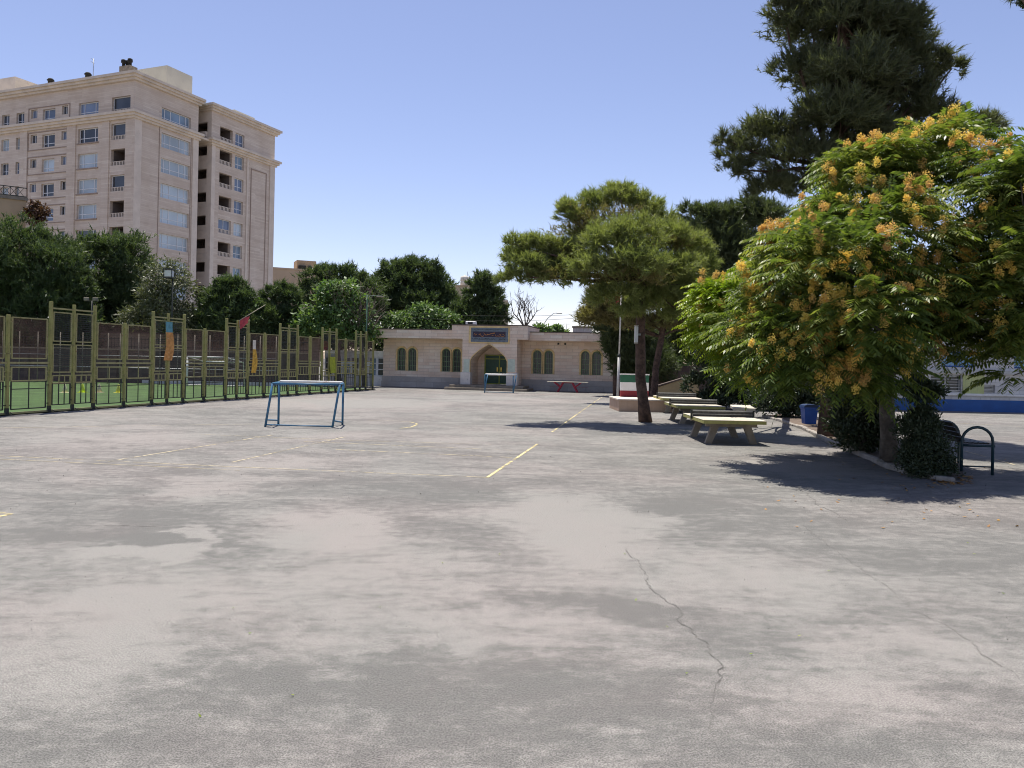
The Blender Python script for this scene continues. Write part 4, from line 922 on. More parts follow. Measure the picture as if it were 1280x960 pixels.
mb = MB(); mb.lathe((-1.9, 1.2, c.z), [(.12, 0), (.12, .9), (.22, .95), (.2, 1.25), (.05, 1.35)], 10); mb.build('chimney_pipe', M['dark'], th)
c = P(340, 332, 150); bb = thing('beige_block', 'plain beige apartment block with a small rooftop room, beyond the tower corner', 'building', (c.x-6, c.y, 0), R(24)); bz = c.z
BF = Frame(bb.location, R(24)); xe = BF.at(402, 370)[0]
block(bb, 'wall', -4, xe, 0, 10, 0, bz-.3, M['beige_plaster']); block(bb, 'roof_edge', -4, xe+.1, -.1, 10, bz-.3, bz, M['beige_plaster'])
a, b = BF.at(371, 340, 2)[0], BF.at(395, 340, 2)[0]; block(bb, 'rooftop_room', a, b, 2, 6, bz, bz+1.9, M['tan_plaster'])
mb = MB(); mb.box(a+.2, a+1.6, 1.2, 1.9, bz, bz+.9, bev=.08); mb.lathe((a+2.4, 1.5, bz), [(.3, 0), (.3, .9), (.1, 1.)], 10); mb.build('roof_cooler', M['dark'], bb)
c = P(568, 357.5, 95); tb = thing('water_tank_house', 'beige house far behind the pines with a cream water tank on its roof', 'building', (c.x, c.y, 0), 0); t0 = c.z
s = .095; block(tb, 'stair_tower', 0, 22*s, 0, 3, 0, t0, M['beige_plaster']); block(tb, 'tower_cap', -.08, 22*s+.08, -.08, 3.08, t0-.001, t0+.12, M['tan_plaster'])
mb = MB(); x0 = 12*s; mb.lathe((x0, 1.2, t0+.15), [(.5, 0), (.53, .05), (.53, .5), (.5, .55), (.53, .6), (.53, 1.05), (.4, 1.15), (.12, 1.18), (.12, 1.3)], 16); tk = mb.build('water_tank', mat('cream_tank', (.62, .58, .50), .6, .1), tb)
MB().path([(x0+.3, 1.2, t0+1.2), (x0+.3, 1.2, t0+1.9)], .03, 5).build('pipe', M['grey_metal'], tb); mb = MB(); [mb.box(x-.05, x+.05, .8, 1.6, t0+.12, t0+.149) for x in (x0-.35, x0+.35)]; mb.build('tank_stand', M['grey_metal'], tb)
c2 = P(612, 371.5, 95); x0 = (c2.x-c.x); wdt = P(635, 376, 95).x-c2.x
block(tb, 'wall', 22*s+.01, x0+wdt, .6, 9, 0, P(625, 374.5, 95).z, M['beige_plaster'])
c = P(716, 416.5, 57); hb = thing('roof_hut', 'small white block hut seen over the roof edge beside the dark pine', 'hut', (c.x, c.y, 0), R(-8)); wdt = P(738, 416, 57).x-c.x; z1 = P(716, 408.5, 57).z
M['white_block'] = stone('white_block_wall', [(.55, .53, .5), (.66, .64, .6)], (.4, .38, .36), .5, .22, .012)
block(hb, 'wall', 0, wdt, 0, 3, 0, z1-.06, M['white_block']); block(hb, 'roof', -.06, wdt+.06, -.06, 3.06, z1-.058, z1+.05, M['concrete'])
MB().path([(.45, .5, z1+.04), (.45, .5, z1+.85)], .03, 6).build('vent_pipe', M['grey_metal'], hb)
# overhead cables and the poles that carry them
def pole(x, y, d, label, arm):
    p = P(x, y, d); t = thing('utility_pole', label, 'pole', (p.x, p.y, 0)); MB().path([(0, 0, 0), (0, 0, p.z)], [.09, .05], 8).build('shaft', M['grey_metal'], t)
    if arm: MB().path([(0, 0, p.z-.05), (.25, 0, p.z+.35), (.7, 0, p.z+.75), (1.0, 0, p.z+.8)], .025, 6).build('lamp_arm', M['grey_metal'], t); MB().box(.9, 1.35, -.1, .1, p.z+.74, p.z+.84, bev=.03).build('lamp_head', M['grey_metal'], t)
    return p
pa = pole(680, 404, 60, 'thin grey street lamp pole with a curved arm behind the stone house roof', True)
pb = P(500, 392, 55); pc = P(790, 389, 55)
for (a, b, sag, lab) in ((P(478, 393, 56), P(762, 394, 52), .42, 'thin dark overhead cable sagging above the tiled sign'), (P(478, 388, 56.3), P(762, 391, 52.3), .3, 'upper thin overhead cable crossing from tree to tree')):
    mid = [a.lerp(b, t/24)-Vector((0, 0, 4*sag*(t/24)*(1-t/24))) for t in range(25)]; o = MB().path(mid, .013, 4).build('overhead_cable', M['black_paint']); tag(o, lab, 'cable', 'overhead cables')
an = P(708, 415, 62); t = thing('roof_aerial', 'thin grey aerial mast between two small green treetops', 'aerial', (an.x, an.y, 0)); MB().path([(0, 0, 0), (0, 0, P(708, 404.5, 62).z)], .03, 6).build('mast', M['grey_metal'], t); MB().path([(-.2, 0, P(708, 405, 62).z), (.25, 0, P(708, 405, 62).z)], .015, 5).build('crossbar', M['grey_metal'], t)
# ---------------------------------------------------------------- flag wall, platform, pole
M['salmon'] = stone('salmon_stone_slabs', [(.50, .355, .255), (.56, .41, .30), (.53, .385, .28)], (.38, .27, .2), .62, .5, .005, speck=.04)
M['salmon_top'] = mat('sunlit_top_tone', (.62, .54, .45), .75, .08, 3); M['flag_white'] = mat('white_flag_paint', (.70, .69, .67), .6, .05, 4); M['flag_green'] = mat('green_flag_paint', (.02, .105, .06), .6, .1, 4); M['flag_red'] = mat('red_flag_paint', (.25, .022, .03), .6, .12, 4)  # platform top paler than its front, sunlight put into the colour
po = G(773.2, 514.3); PF = Frame(po, R(1.5)); px_ = lambda x, y, yl=0: PF.at(x, y, yl)
pz = px_(790, 499)[1]; w1 = px_(831, 510)[0]; w2 = px_(839.5, 510)[0]; w3 = px_(848.5, 512)[0]
st = thing('stage_platform', 'low salmon stone platform with steps at one end, in front of the flag wall', 'platform', po, R(1.5))
mb = MB(); mb.box(0, w1, 0, 2.3, 0, pz-.05); mb.box(w1, w2, 0, 2.3, 0, pz*.62-.04); mb.box(w2, w3, 0, 2.3, 0, pz*.3-.03); mb.build('base', M['salmon'], st)
mb = MB(); e = .03; mb.box(-e, w1+e, -e, 2.33, pz-.047, pz); mb.box(w1+.002, w2+e, -e+.002, 2.32, pz*.62-.038, pz*.62); mb.box(w2+.002, w3+e, -e+.004, 2.31, pz*.3-.028, pz*.3); mb.build('top_slab', M['salmon_top'], st)
fw = thing('flag_wall', 'thin upright wall painted with green, white and red bands standing on the platform', 'wall', po, R(1.5)); yl = 2.0
a, b = px_(775.8, 480, yl)[0], px_(811, 480, yl)[0]; z0, z3 = pz, px_(790, 467.3, yl)[1]; h = z3-z0-.05
for nm, m, f0, f1 in (('red_band', M['flag_red'], 0, .285), ('white_band', M['flag_white'], .285, .665), ('green_band', M['flag_green'], .665, 1)): MB().box(a, b, yl, yl+.16, z0+.003+h*f0, z0+.003+h*f1-.001).build(nm, m, fw)
MB().box(a-.02, b+.02, yl-.02, yl+.18, z3-.045, z3).build('coping', M['flag_white'], fw)
g = G(771.5, 506.8); tp = P(777, 352, 34); fp = thing('flagpole', 'leaning white painted flagpole with a thicker lower tube, beside the flag wall', 'flagpole', (g.x, g.y, 0))
up = Vector((tp.x-g.x, 0, tp.z)); jz = .40
M['pole_white'] = mat('flaking_white_pole', (.56, .54, .50), .6, .12, 12, dirt=(.25, .2, .17))
MB().path([up*0, up*jz], .055, 10).build('lower_tube', M['pole_white'], fp); MB().path([up*jz, up], .034, 9).build('upper_tube', M['pole_white'], fp); MB().path([up*(jz-.012), up*(jz+.012)], .065, 10).build('joint_collar', M['black_paint'], fp)
MB().lathe(tuple(up), [(.03, 0), (.05, .04), (.03, .08), (.005, .1)], 10).build('finial', M['grey_metal'], fp)
q = up*.905; hf = thing('hanging_flag', 'small limp red flag hanging near the flagpole top among pine needles', 'flag', Vector((g.x, g.y, 0))+q)
vs = []; nx, nz = 6, 8
for j in range(nz+1):
    for i in range(nx+1):
        t = i/nx; s_ = j/nz; vs.append((-.05-t*.26*(1-.5*s_)-.04*s_, .09*math.sin(t*8+s_*2)-.05, .28-s_*.62-t*.10+.0))
MB().add(vs, [(j*(nx+1)+i, j*(nx+1)+i+1, (j+1)*(nx+1)+i+1, (j+1)*(nx+1)+i) for j in range(nz) for i in range(nx)], True).build('cloth', M['red_cloth'], hf, False)
# sloping stair wall and the wall behind it
so_ = P(824, 496, 41); SF = Frame((so_.x, so_.y, 0), R(2)); pp = lambda x, y: SF.at(x, y)
sw = thing('ramp_wall', 'tan wall with a sloping dark coping behind the table tennis tables', 'wall', SF.o, R(2)); M['tan_render'] = mat('stained_tan_render', (.34, .265, .15), .85, .15, 1.2, dirt=(.25, .2, .12))
q0, q1, q2 = pp(824, 483.5), pp(868, 469.5), pp(874, 469)
MB().prism([(q0[0], 0), (q2[0], 0), (q2[0], q2[1]), (q1[0], q1[1]), (q0[0], q0[1])], 1, 0, .25).build('wall', M['tan_render'], sw)
mb = MB(); t = .07; mb.prism([(q0[0]-.1, q0[1]+.003), (q1[0], q1[1]+.003), (q1[0], q1[1]+t), (q0[0]-.1, q0[1]+t)], 1, -.06, .31); mb.build('coping', M['roof_edge'], sw)
po_ = P(806, 490, 44.5); rw = thing('dark_brick_wall', 'dark brown brick garden wall in the shade behind the ramp wall', 'wall', (po_.x, po_.y, 0), R(-6)); RW = Frame(rw.location, R(-6))
hz = RW.at(850, 459)[1]; MB().box(0, 6.0, 0, .25, 0, hz).build('wall', M['wall_brown'], rw); MB().box(-.05, 6.05, -.04, .29, hz+.002, hz+.08).build('coping', M['roof_edge'], rw)
# ---------------------------------------------------------------- table tennis tables
def tt_table(loc, rz, label, L=2.35, W=1.42, h=.56, white=False):
    t = thing('table_tennis_table', label, 'table', loc, rz, 'concrete table tennis tables')
    MB().box(0, W, 0, L, h-.012, h, bev=.004).build('playing_surface', M['concrete_top'], t)
    MB().box(.002, W-.002, .002, L-.002, h-.085, h-.0125).build('table_edge', M['yellow_edge'], t)
    for y in (.28, L-.28-.16):
        MB().box(.13, W-.13, y, y+.16, h-.17, h-.086).build('beam', M['concrete'], t)
        for s in (-1, 1):
            xt = W/2+s*(W/2-.34); xb = W/2+s*(W/2-.19); mb = MB(); k = .075
            mb.prism([(xb-k, 0), (xb+k, 0), (xt+k+.01, h-.171), (xt-k-.01, h-.171)], 1, y+.01, y+.15); mb.build('leg', M['concrete'], t)
    n = MB(); yn = L/2; n.box(-.0, W+.0, yn-.012, yn+.012, h+.0, h+.125)
    nn = n.build('net', M['net_dark'], t); mb = MB(); mb.box(-.03, W+.03, yn-.02, yn+.02, h+.1255, h+.155); mb.box(-.03, W+.03, yn-.021, yn+.021, h+.055, h+.066); mb.build('net_band', M['grey_metal'], nn)
    mb = MB(); [mb.box(x-.02, x+.02, yn-.03, yn+.03, h-.06, h+.16) for x in (-.03, W+.03)]; mb.build('net_post', M['black_paint'], nn)
    return t
M['net_dark'] = mat('dark_net_panel', (.055, .055, .052), .8, .3, 20)
g = P(879.4, 525, 18.05); tt_table((g.x, 18.05, 0), R(-1), 'concrete table tennis table standing nearest, with its whole yellow green edge showing')
g = P(847.5, 508, 24.0); tt_table((g.x, 24.0, 0), R(-1), 'concrete table tennis table standing directly beside the platform steps')
g = P(829, 498, 29.2); tt_table((g.x, 29.2, 0), R(-1), 'concrete table tennis table farthest back, before the tan ramp wall')
cb = thing('concrete_bench', 'pale concrete bench slab at the end of the kerb behind the front tennis table', 'bench', (6.55, 23.55, 0), R(-12)); MB().box(0, .62, 0, 1.75, .47, .56, bev=.012).build('seat', M['concrete_top'], cb)
for y in (.25, 1.35): MB().box(.1, .52, y, y+.16, 0, .468).build('leg', M['concrete'], cb)
# lamp tube on the pine trunk
tl_ = P(795.3, 418, 24.25); lt = thing('tube_lamp', 'white tube lamp casing fixed upright to the pine trunk', 'lamp', (tl_.x, tl_.y, tl_.z), R(10)); h = 11.3*.02425
MB().box(-.045, .045, -.05, .05, -h+.03, h-.03, bev=.012).build('casing', M['white_paint'], lt); mb = MB(); mb.box(-.05, .05, -.055, .055, -h, -h+.028); mb.box(-.05, .05, -.055, .055, h-.028, h); mb.build('end_cap', M['concrete_top'], lt); MB().box(.046, .14, -.015, .015, -.03, .03).build('bracket', M['grey_metal'], lt)
# ---------------------------------------------------------------- right-hand yard: school house, bin, bench
M['white_brick'] = stone('white_painted_brick', [(.56, .56, .55), (.66, .66, .64), (.61, .61, .6)], (.40, .40, .40), .42, .16, .012, speck=.05)
M['blue_base'] = mat('blue_base_paint', (.010, .085, .29), .5, .12, 2, dirt=(.02, .09, .27)); M['yellow_panel'] = stone('pale_yellow_panel', [(.50, .55, .24), (.54, .58, .27)], (.40, .44, .22), .26, .26, .01, offs=0)
M['sky_glass'] = glass('bright_blue_glass', (.10, .30, .50), .1, .2)
so2 = P(1182, 514, 35); QF = Frame((so2.x-5.2, 35, 0), 0); qx = lambda x: QF.at(x, 490)[0]
qz = lambda x, y: QF.at(x, y)[1]
sh = thing('school_house', 'white brick school building with a bright blue base band and barred windows', 'building', QF.o, 0); L0, L1 = 0, qx(1280)+16; zb = .52
b1 = (qx(1163), qx(1201.5)); z10, z11 = qz(1180, 489.6), qz(1180, 468.5); b2 = (qx(1230), qx(1243.5)); z20, z21 = qz(1236, 491), qz(1236, 481); b3 = (qx(1267), qx(1267)+1.5); z30, z31 = qz(1272, 460.5), qz(1272, 441); yp = (qx(1203), qx(1229.5)); zp0, zp1 = qz(1215, 494), qz(1215, 469)
holes = [(b1[0], b1[1], z10, z11), (b2[0], b2[1], z20, z21), (b3[0], b3[1], z30, z31)]+[(b1[0]-k*3.4, b1[0]-k*3.4+1.35, z10, z11) for k in (1, 2, 3)]+[(b3[0]-k*3.2, b3[0]-k*3.2+1.5, z30, z31) for k in (1, 2, 3)]+[(b3[0]+k*3.2, b3[0]+k*3.2+1.5, z30, z31) for k in (1, 2, 3)]
holes = [h for h in holes if h[0] > .3]
mb = MB(); wall_grid(mb, L0, L1, zb, 3.9, holes, 0, .3); mb.quad((0, 0, zb), (0, 0, 3.9), (0, 9, 3.9), (0, 9, zb)); mb.build('wall', M['white_brick'], sh)
MB().box(-.03, L1, -.03, 8, 0, zb-.002).build('base_band', M['blue_base'], sh); MB().box(-.05, L1, -.08, .0-.002, zb+.18, zb+.27).build('sill_band', M['white_paint'], sh)
MB().box(-.05, L1, -.16, -.003, qz(1180, 466.5), qz(1180, 462)).build('ledge', M['grey_metal'], sh); MB().box(-.2, L1, -.3, 8.5, 3.903, 4.15).build('roof', M['concrete'], sh)
MB().box(yp[0], yp[1], -.04, -.003, zp0, zp1).build('yellow_panel', M['yellow_panel'], sh)
for i, h in enumerate(holes):
    up_ = h[2] > z30-.01
    w_ = window(MB, sh, h[0], h[1], h[2], h[3], .12, (.5,) if up_ or i > 2 else ((.52,) if i == 0 else ()), (), M['sky_glass'] if up_ else M['glass_dark'], M['blue_base'] if up_ else M['grey_metal'], .06)
    if not up_:
        mb = MB(); [mb.box(h[0]+.03, h[1]-.03, .04, .07, z-.014, z+.014) for z in [h[2]+(h[3]-h[2])*(k+.5)/6 for k in range(6)]]; mb.build('bars', M['grey_metal'], w_)
# bin
g = G(1011, 531.5); bn = thing('blue_bin', 'bright blue plastic rubbish bin in the tree shade', 'bin', (g.x, g.y, .0)); M['bin'] = mat('blue_plastic', (.008, .07, .34), .4, .1, 5); s = .0212
mb = MB(); 
vs = []; 
for z, k in ((.02, .15), (.04, .165), (.52, .205), (.525, .225), (.56, .225)): vs += [(-k, -k*.9, z), (k, -k*.9, z), (k, k*.9, z), (-k, k*.9, z)]
mb.add(vs, [(3, 2, 1, 0)]+[(r*4+i, r*4+(i+1) % 4, r*4+4+(i+1) % 4, r*4+4+i) for r in range(4) for i in range(4)]+[(16, 17, 18, 19)]); mb.build('body', M['bin'], bn)
mb = MB(); mb.prism([(-.235, .562), (.235, .562), (.21, .62), (.1, .65), (-.1, .65), (-.21, .62)], 1, -.21, .21); mb.build('lid', mat('dark_blue_lid', (.01, .03, .09), .5, .1, 5), bn)
for x in (-.12, .12): MB().box(x-.03, x+.03, -.12, .12, 0, .02).build('foot', M['dark'], bn)
# park bench seen from its end
bo = G(1201.5, 592.5); be = G(1240, 596); dirb = Vector((.15, 1, 0)).normalized(); BR = math.atan2(dirb.y, dirb.x)-math.pi/2
pb_ = thing('park_bench', 'dark teal park bench with arched tube ends beside the trimmed bush', 'bench', bo, BR); W = .50; Hh = .82; M['teal'] = mat('dark_teal_paint', (.016, .045, .055), .4, .2, 8); M['bench_slat'] = mat('dark_bench_slats', (.018, .022, .022), .5, .3, 8)
for y in (0, 1.45):
    a = [(0, y, 0), (0, y, Hh-W/2)]+[(W/2-W/2*math.cos(math.pi*k/10), y, Hh-W/2+W/2*math.sin(math.pi*k/10)) for k in range(1, 10)]+[(W, y, Hh-W/2), (W, y, 0)]
    MB().path(a, .025, 10).build('arched_frame', M['teal'], pb_); mb = MB(); mb.path([(0, y, .5), (W+.03, y, .5)], .022, 8); mb.path([(0, y, .14), (W, y, .14)], .014, 7); mb.build('end_rail', M['teal'], pb_)
mb = MB(); 
for k in range(5): mb.box(.04+k*.09, .11+k*.09, .06, 1.39, .525, .55, bev=.005)
mb.build('seat', M['bench_slat'], pb_)
mb = MB()
for k in range(4):
    A = Matrix.Translation((.02-.055*k, 0, .60+.085*k)) @ Matrix.Rotation(R(-28), 4, 'Y'); mb.box(-.012, .012, .0, 1.5, -.041, .041, M=A)
mb.box(-.19, .03, .06, .08, .56, .60); mb.build('backrest', M['bench_slat'], pb_)
# ---------------------------------------------------------------- trees
def settle(t):
    for ch in t.children: ch.location = -t.location
def tree(name, label, cat, base, group=None):
    return thing(name, label, cat, base, 0, group)
def make_pine(name, label, base, top, bl, n, m, seed, r0, r1, bark=M['bark'], cat='tree', group='pines around the yard', nl=None, mid=None, lo=.6, **k):
    t = tree(name, label, cat, base, group); limbs(t, base, top, bl, r0, r1, bark, seed, nl, mid, lo=lo); pine_crown(t, bl, n, m, seed, **k); settle(t); return t
def make_leafy(name, label, base, top, bl, n, m, seed, r0, r1, bark=M['bark_grey'], cat='tree', group=None, nl=None, **k):
    t = tree(name, label, cat, base, group); limbs(t, base, top, bl, r0, r1, bark, seed, nl); leaf_crown(t, bl, n, m, seed, **k); settle(t); return t
GB = 'pines behind the turf pitch'
def gnd(x, d, y=460): p = P(x, y, d); return Vector((p.x, p.y, 0))
bgk = dict(L=.34, w=.06, k=8, per=18, csize=.22, spread=.9)
make_pine('pine_tree', 'wide dark pine below the tan house with a railed roof', gnd(35, 50), P(35, 330, 50), PB(50, (20, 310, 52, 34), (62, 330, 45, 40), (10, 350, 50, 45), (72, 372, 40, 40), (30, 398, 62, 34), (-50, 320, 50, 50), (-40, 380, 60, 50), (92, 345, 26, 28), (95, 400, 30, 25), (30, 425, 90, 22)), 15000, M['pine_bg'], 21, .2, .12, group=GB, **bgk)
make_pine('pine_tree', 'dark rounded pine in front of the tower lower storeys, next to the olive', gnd(150, 54), P(150, 340, 54), PB(54, (125, 322, 36, 30), (158, 325, 30, 36), (145, 362, 42, 38), (168, 385, 34, 28), (110, 380, 36, 32), (130, 405, 45, 22), (180, 405, 30, 22), (150, 425, 70, 20), (230, 420, 36, 18)), 11000, M['pine_bg'], 22, .2, .12, group=GB, **bgk)
make_leafy('olive_tree', 'dusty grey green olive tree beside the square lantern', gnd(212, 49.5), P(212, 370, 49.5), PB(49.5, (205, 345, 26, 24), (222, 362, 20, 24), (190, 372, 22, 26), (213, 390, 32, 22), (235, 400, 22, 18), (170, 398, 20, 18)), 9000, M['olive_leaf'], 23, .15, .08, L=.24, w=.075, per=26, csize=.3)
make_pine('pine_tree', 'bushy pine in front of the tower balcony slot', gnd(285, 50), P(287, 375, 50), PB(50, (288, 360, 20, 14), (276, 376, 22, 18), (300, 378, 20, 18), (288, 396, 32, 22), (262, 402, 24, 18), (312, 402, 18, 18), (280, 420, 44, 14)), 8000, M['pine_bg'], 24, .16, .09, group=GB, **bgk)
make_leafy('shrub_tree', 'small light green tree between two bushy pines', gnd(319, 50.5), P(319, 395, 50.5), PB(50.5, (319, 383, 13, 13), (312, 396, 15, 15), (326, 402, 15, 15), (318, 412, 18, 12)), 3500, M['broad'], 25, .1, .06, L=.25, w=.12, per=20)
make_pine('pine_tree', 'open branched pine with bare limbs showing in front of the beige block', gnd(350, 51), P(350, 385, 51), PB(51, (350, 364, 16, 10), (338, 374, 13, 12), (364, 374, 12, 14), (345, 396, 26, 16), (360, 412, 24, 14), (335, 412, 18, 14), (345, 425, 40, 12)), 5600, M['pine_bg'], 26, .16, .09, group=GB, **bgk)
make_pine('pine_tree', 'tall dark pine rising behind the light green broadleaf tree', gnd(425, 57), P(425, 350, 57), PB(57, (403, 346, 20, 15), (433, 346, 24, 15), (455, 355, 18, 17), (392, 365, 20, 22), (425, 372, 42, 26), (460, 380, 22, 22), (400, 425, 40, 20), (450, 428, 40, 20), (370, 430, 30, 16)), 8500, M['pine_bg'], 27, .2, .12, group=GB, **bgk)
make_leafy('broadleaf_tree', 'light green broadleaf tree with a tangle of bare grey twigs on one side', gnd(425, 50), P(422, 395, 50), PB(50, (425, 364, 24, 15), (408, 380, 24, 22), (398, 402, 26, 20), (425, 398, 28, 26), (445, 385, 20, 18), (378, 412, 16, 14), (450, 418, 26, 16)), 9500, M['broad'], 28, .16, .1, L=.27, w=.13, per=24, csize=.3)
make_pine('pine_tree', 'broadest dark pine of the skyline, behind the stone house', gnd(515, 62), P(515, 350, 62), PB(62, (490, 337, 16, 12), (515, 334, 20, 15), (538, 345, 20, 17), (478, 356, 17, 17), (505, 358, 30, 22), (545, 365, 25, 20), (515, 384, 50, 24), (475, 388, 26, 22), (560, 382, 16, 20)), 11500, M['pine_bg'], 29, .24, .14, group=GB, **bgk)
make_leafy('broadleaf_tree', 'low pale green broadleaf tree directly above the stone house roof', gnd(520, 57), P(522, 400, 57), PB(57, (532, 392, 24, 11), (508, 400, 22, 12), (555, 401, 18, 10), (484, 404, 22, 12), (530, 410, 40, 12)), 6500, M['broad'], 30, .14, .08, L=.27, w=.13, per=24)
make_pine('pine_tree', 'dark upright pine hiding part of the water tank house', gnd(603, 60), P(603, 360, 60), PB(60, (604, 353, 15, 12), (596, 368, 18, 16), (613, 370, 14, 16), (603, 386, 27, 16), (580, 392, 22, 16), (620, 392, 16, 12), (597, 406, 34, 14)), 7000, M['pine_bg'], 31, .18, .1, group=GB, **bgk)
make_leafy('small_treetop', 'small green treetop over the roof at the foot of the bare tree', gnd(676, 58), P(676, 418, 58), PB(58, (674, 411, 9, 5), (682, 414, 8, 6), (668, 417, 9, 6)), 1500, M['broad'], 32, .08, .05, L=.22, w=.1, per=18, group='small treetops over the roof')
make_leafy('small_treetop', 'small green treetop over the roof beside the white hut', gnd(697, 59), P(697, 418, 59), PB(59, (697, 412, 9, 5), (691, 416, 8, 5), (704, 417, 8, 5)), 1500, M['broad'], 33, .08, .05, L=.22, w=.1, per=18, group='small treetops over the roof')
make_leafy('roof_plant', 'reddish brown potted bush on the corner of the tan house roof', P(46, 285, 61.5), P(46, 265, 61.5), PB(61.5, (44, 258, 6, 9), (40, 268, 7, 9), (54, 266, 7, 7), (47, 277, 9, 8)), 1500, leafmat('reddish_leaves', [(.04, .03, .02), (.10, .05, .03), (.2, .09, .03)], .2), 34, .08, .05, L=.25, w=.12, per=18, cat='plant')
# the bare tree
bs = gnd(655, 57); bt = tree('bare_tree', 'leafless grey tree standing against the sky behind the roof', 'tree', bs); mb = MB(); rng = random.Random(9)
def branch(p, d, l, r, lev):
    pts = [p]; dd = d.copy()
    for i in range(4): dd = (dd+Vector((rng.uniform(-.25, .25), rng.uniform(-.25, .25), rng.uniform(-.05, .2)))).normalized(); pts.append(pts[-1]+dd*l/4)
    mb.path(pts, [r, r*.88, r*.76, r*.66, r*.55], 5)
    if lev > 0:
        for k in range(3 if lev > 1 else 2):
            q = pts[rng.choice((2, 3, 4))]; s = Vector((rng.uniform(-1, 1), rng.uniform(-.7, .7), rng.uniform(-.1, .9))).normalized(); branch(q, (dd*.6+s*.8).normalized(), l*rng.uniform(.5, .75), r*.55, lev-1)
c0 = P(656, 411, 57); mb.path([bs, c0], [.14, .11], 8)
for x, y in ((640, 383), (647, 378), (659, 372), (670, 384), (664, 376)): e = P(x, y, 57); branch(c0, (e-c0).normalized()+Vector((0, rng.uniform(-.3, .3), 0)), (e-c0).length*.75, .06, 3)
mb.build('trunk', M['bark_grey'], bt); settle(bt)
# dead tangle beside the light green tree
bs = gnd(455, 49.5); dt = tree('dead_bush', 'tangle of bare brown twigs beside the light green broadleaf tree', 'bush', bs); mb = MB(); rng = random.Random(12)
for k in range(22): branch(P(452+rng.uniform(-14, 10), 425, 49.5), Vector((rng.uniform(-.7, .7), rng.uniform(-.4, .4), 1)).normalized(), rng.uniform(1.2, 2.6), .025, 2)
mb.path([bs, P(452, 425, 49.5)], .1, 6); mb.build('trunk', mat('dead_twigs', (.16, .12, .10), .9, .3), dt); settle(dt)
# right-hand group
rk = dict(k=11, per=12, spread=.75)
b = G(807, 527.5); t = P(803.5, 335, 24.3)
fp_bl = PB(24.3, (642, 306, 20, 12, -.5), (660, 332, 26, 16, -.8), (640, 346, 16, 12, -.8), (676, 346, 20, 14, -.6), (700, 312, 26, 18), (719, 268, 24, 16, .3), (743, 254, 22, 14, .5), (776, 246, 28, 13, .4), (802, 258, 26, 16, .5), (758, 300, 34, 20, -1.2), (795, 292, 36, 24, -1.2), (838, 298, 32, 22), (868, 308, 24, 18, .6), (745, 335, 30, 18, -1.3), (797, 330, 40, 22, -1.8), (842, 336, 36, 22, -.5), (874, 332, 22, 18, .5), (735, 300, 24, 16, .8), (668, 306, 24, 12, -.4), (692, 338, 28, 18, -.3), (722, 326, 28, 20, .4), (652, 322, 24, 12), (820, 275, 24, 18, 1), (770, 368, 34, 16, -.8), (825, 372, 40, 20, .2), (865, 360, 32, 18, .5), (790, 388, 24, 10, -.4), (720, 350, 20, 10, -.8), (882, 374, 22, 18, .2), (852, 392, 26, 10, .2), (708, 258, 14, 8, .6), (775, 236, 20, 8, .4))
fp_t = make_pine('pine_tree', 'sunlit spreading pine with a bare straight trunk standing on the open asphalt', b, t, fp_bl, 19000, M['pine'], 41, .17, .13, mid=P(795, 430, 24.4), lo=.93, L=.18, w=.016, csize=.25, up=.3, inner=.32, **rk)
pc_ = pine_crown(fp_t, PB(24.3, (690, 330, 34, 14, .8), (730, 290, 40, 18, 1), (700, 318, 30, 14), (760, 275, 40, 16), (820, 310, 40, 20), (690, 345, 26, 8, -.6), (780, 345, 50, 10, -1)), 2600, M['pine_dry'], 45, L=.18, w=.016, k=9, per=12, csize=.4, name='dry_foliage'); pc_.location = -fp_t.location
b = gnd(817, 36); t = P(836, 385, 36)
make_pine('pine_tree', 'leaning pine with a reddish trunk behind the platform steps', b, t, PB(36, (760, 372, 28, 18), (800, 378, 34, 20), (845, 366, 30, 22), (788, 402, 26, 14), (742, 398, 18, 14), (875, 372, 26, 22), (820, 350, 36, 20), (862, 398, 28, 16), (900, 392, 28, 22, 1), (830, 402, 24, 10), (755, 392, 20, 12)), 10500, M['pine_dry'], 42, .16, .12, mid=P(822, 420, 36), L=.26, w=.026, csize=.32, **rk)
b = gnd(772, 44); t = P(768, 400, 44)
make_pine('pine_tree', 'dark low hanging pine covering the end of the stone house', b, t, PB(44, (756, 380, 22, 16), (744, 396, 12, 10), (770, 410, 24, 18), (768, 432, 14, 14), (782, 440, 20, 20), (776, 455, 14, 10), (795, 420, 26, 26), (790, 465, 18, 18), (815, 460, 26, 30)), 9000, M['pine_dark'], 43, .18, .12, L=.32, w=.04, csize=.28, **rk)
b = gnd(880, 48); t = P(882, 300, 48)
make_pine('pine_tree', 'tall dark pine row end seen between the sunlit pine and the giant pine', b, t, PB(48, (862, 266, 15, 9), (884, 268, 20, 14), (908, 274, 22, 20), (868, 295, 28, 22), (905, 310, 32, 32), (872, 340, 36, 30), (905, 370, 38, 40), (870, 395, 36, 30), (930, 330, 30, 40), (935, 280, 20, 20), (938, 257, 18, 12), (958, 275, 26, 22), (870, 430, 34, 26), (910, 430, 40, 40), (950, 400, 40, 50), (845, 420, 24, 26)), 17000, M['pine_dark'], 44, .22, .14, L=.36, w=.045, csize=.27, **rk)
b = G(1036, 547); t = P(1062, -60, 21)
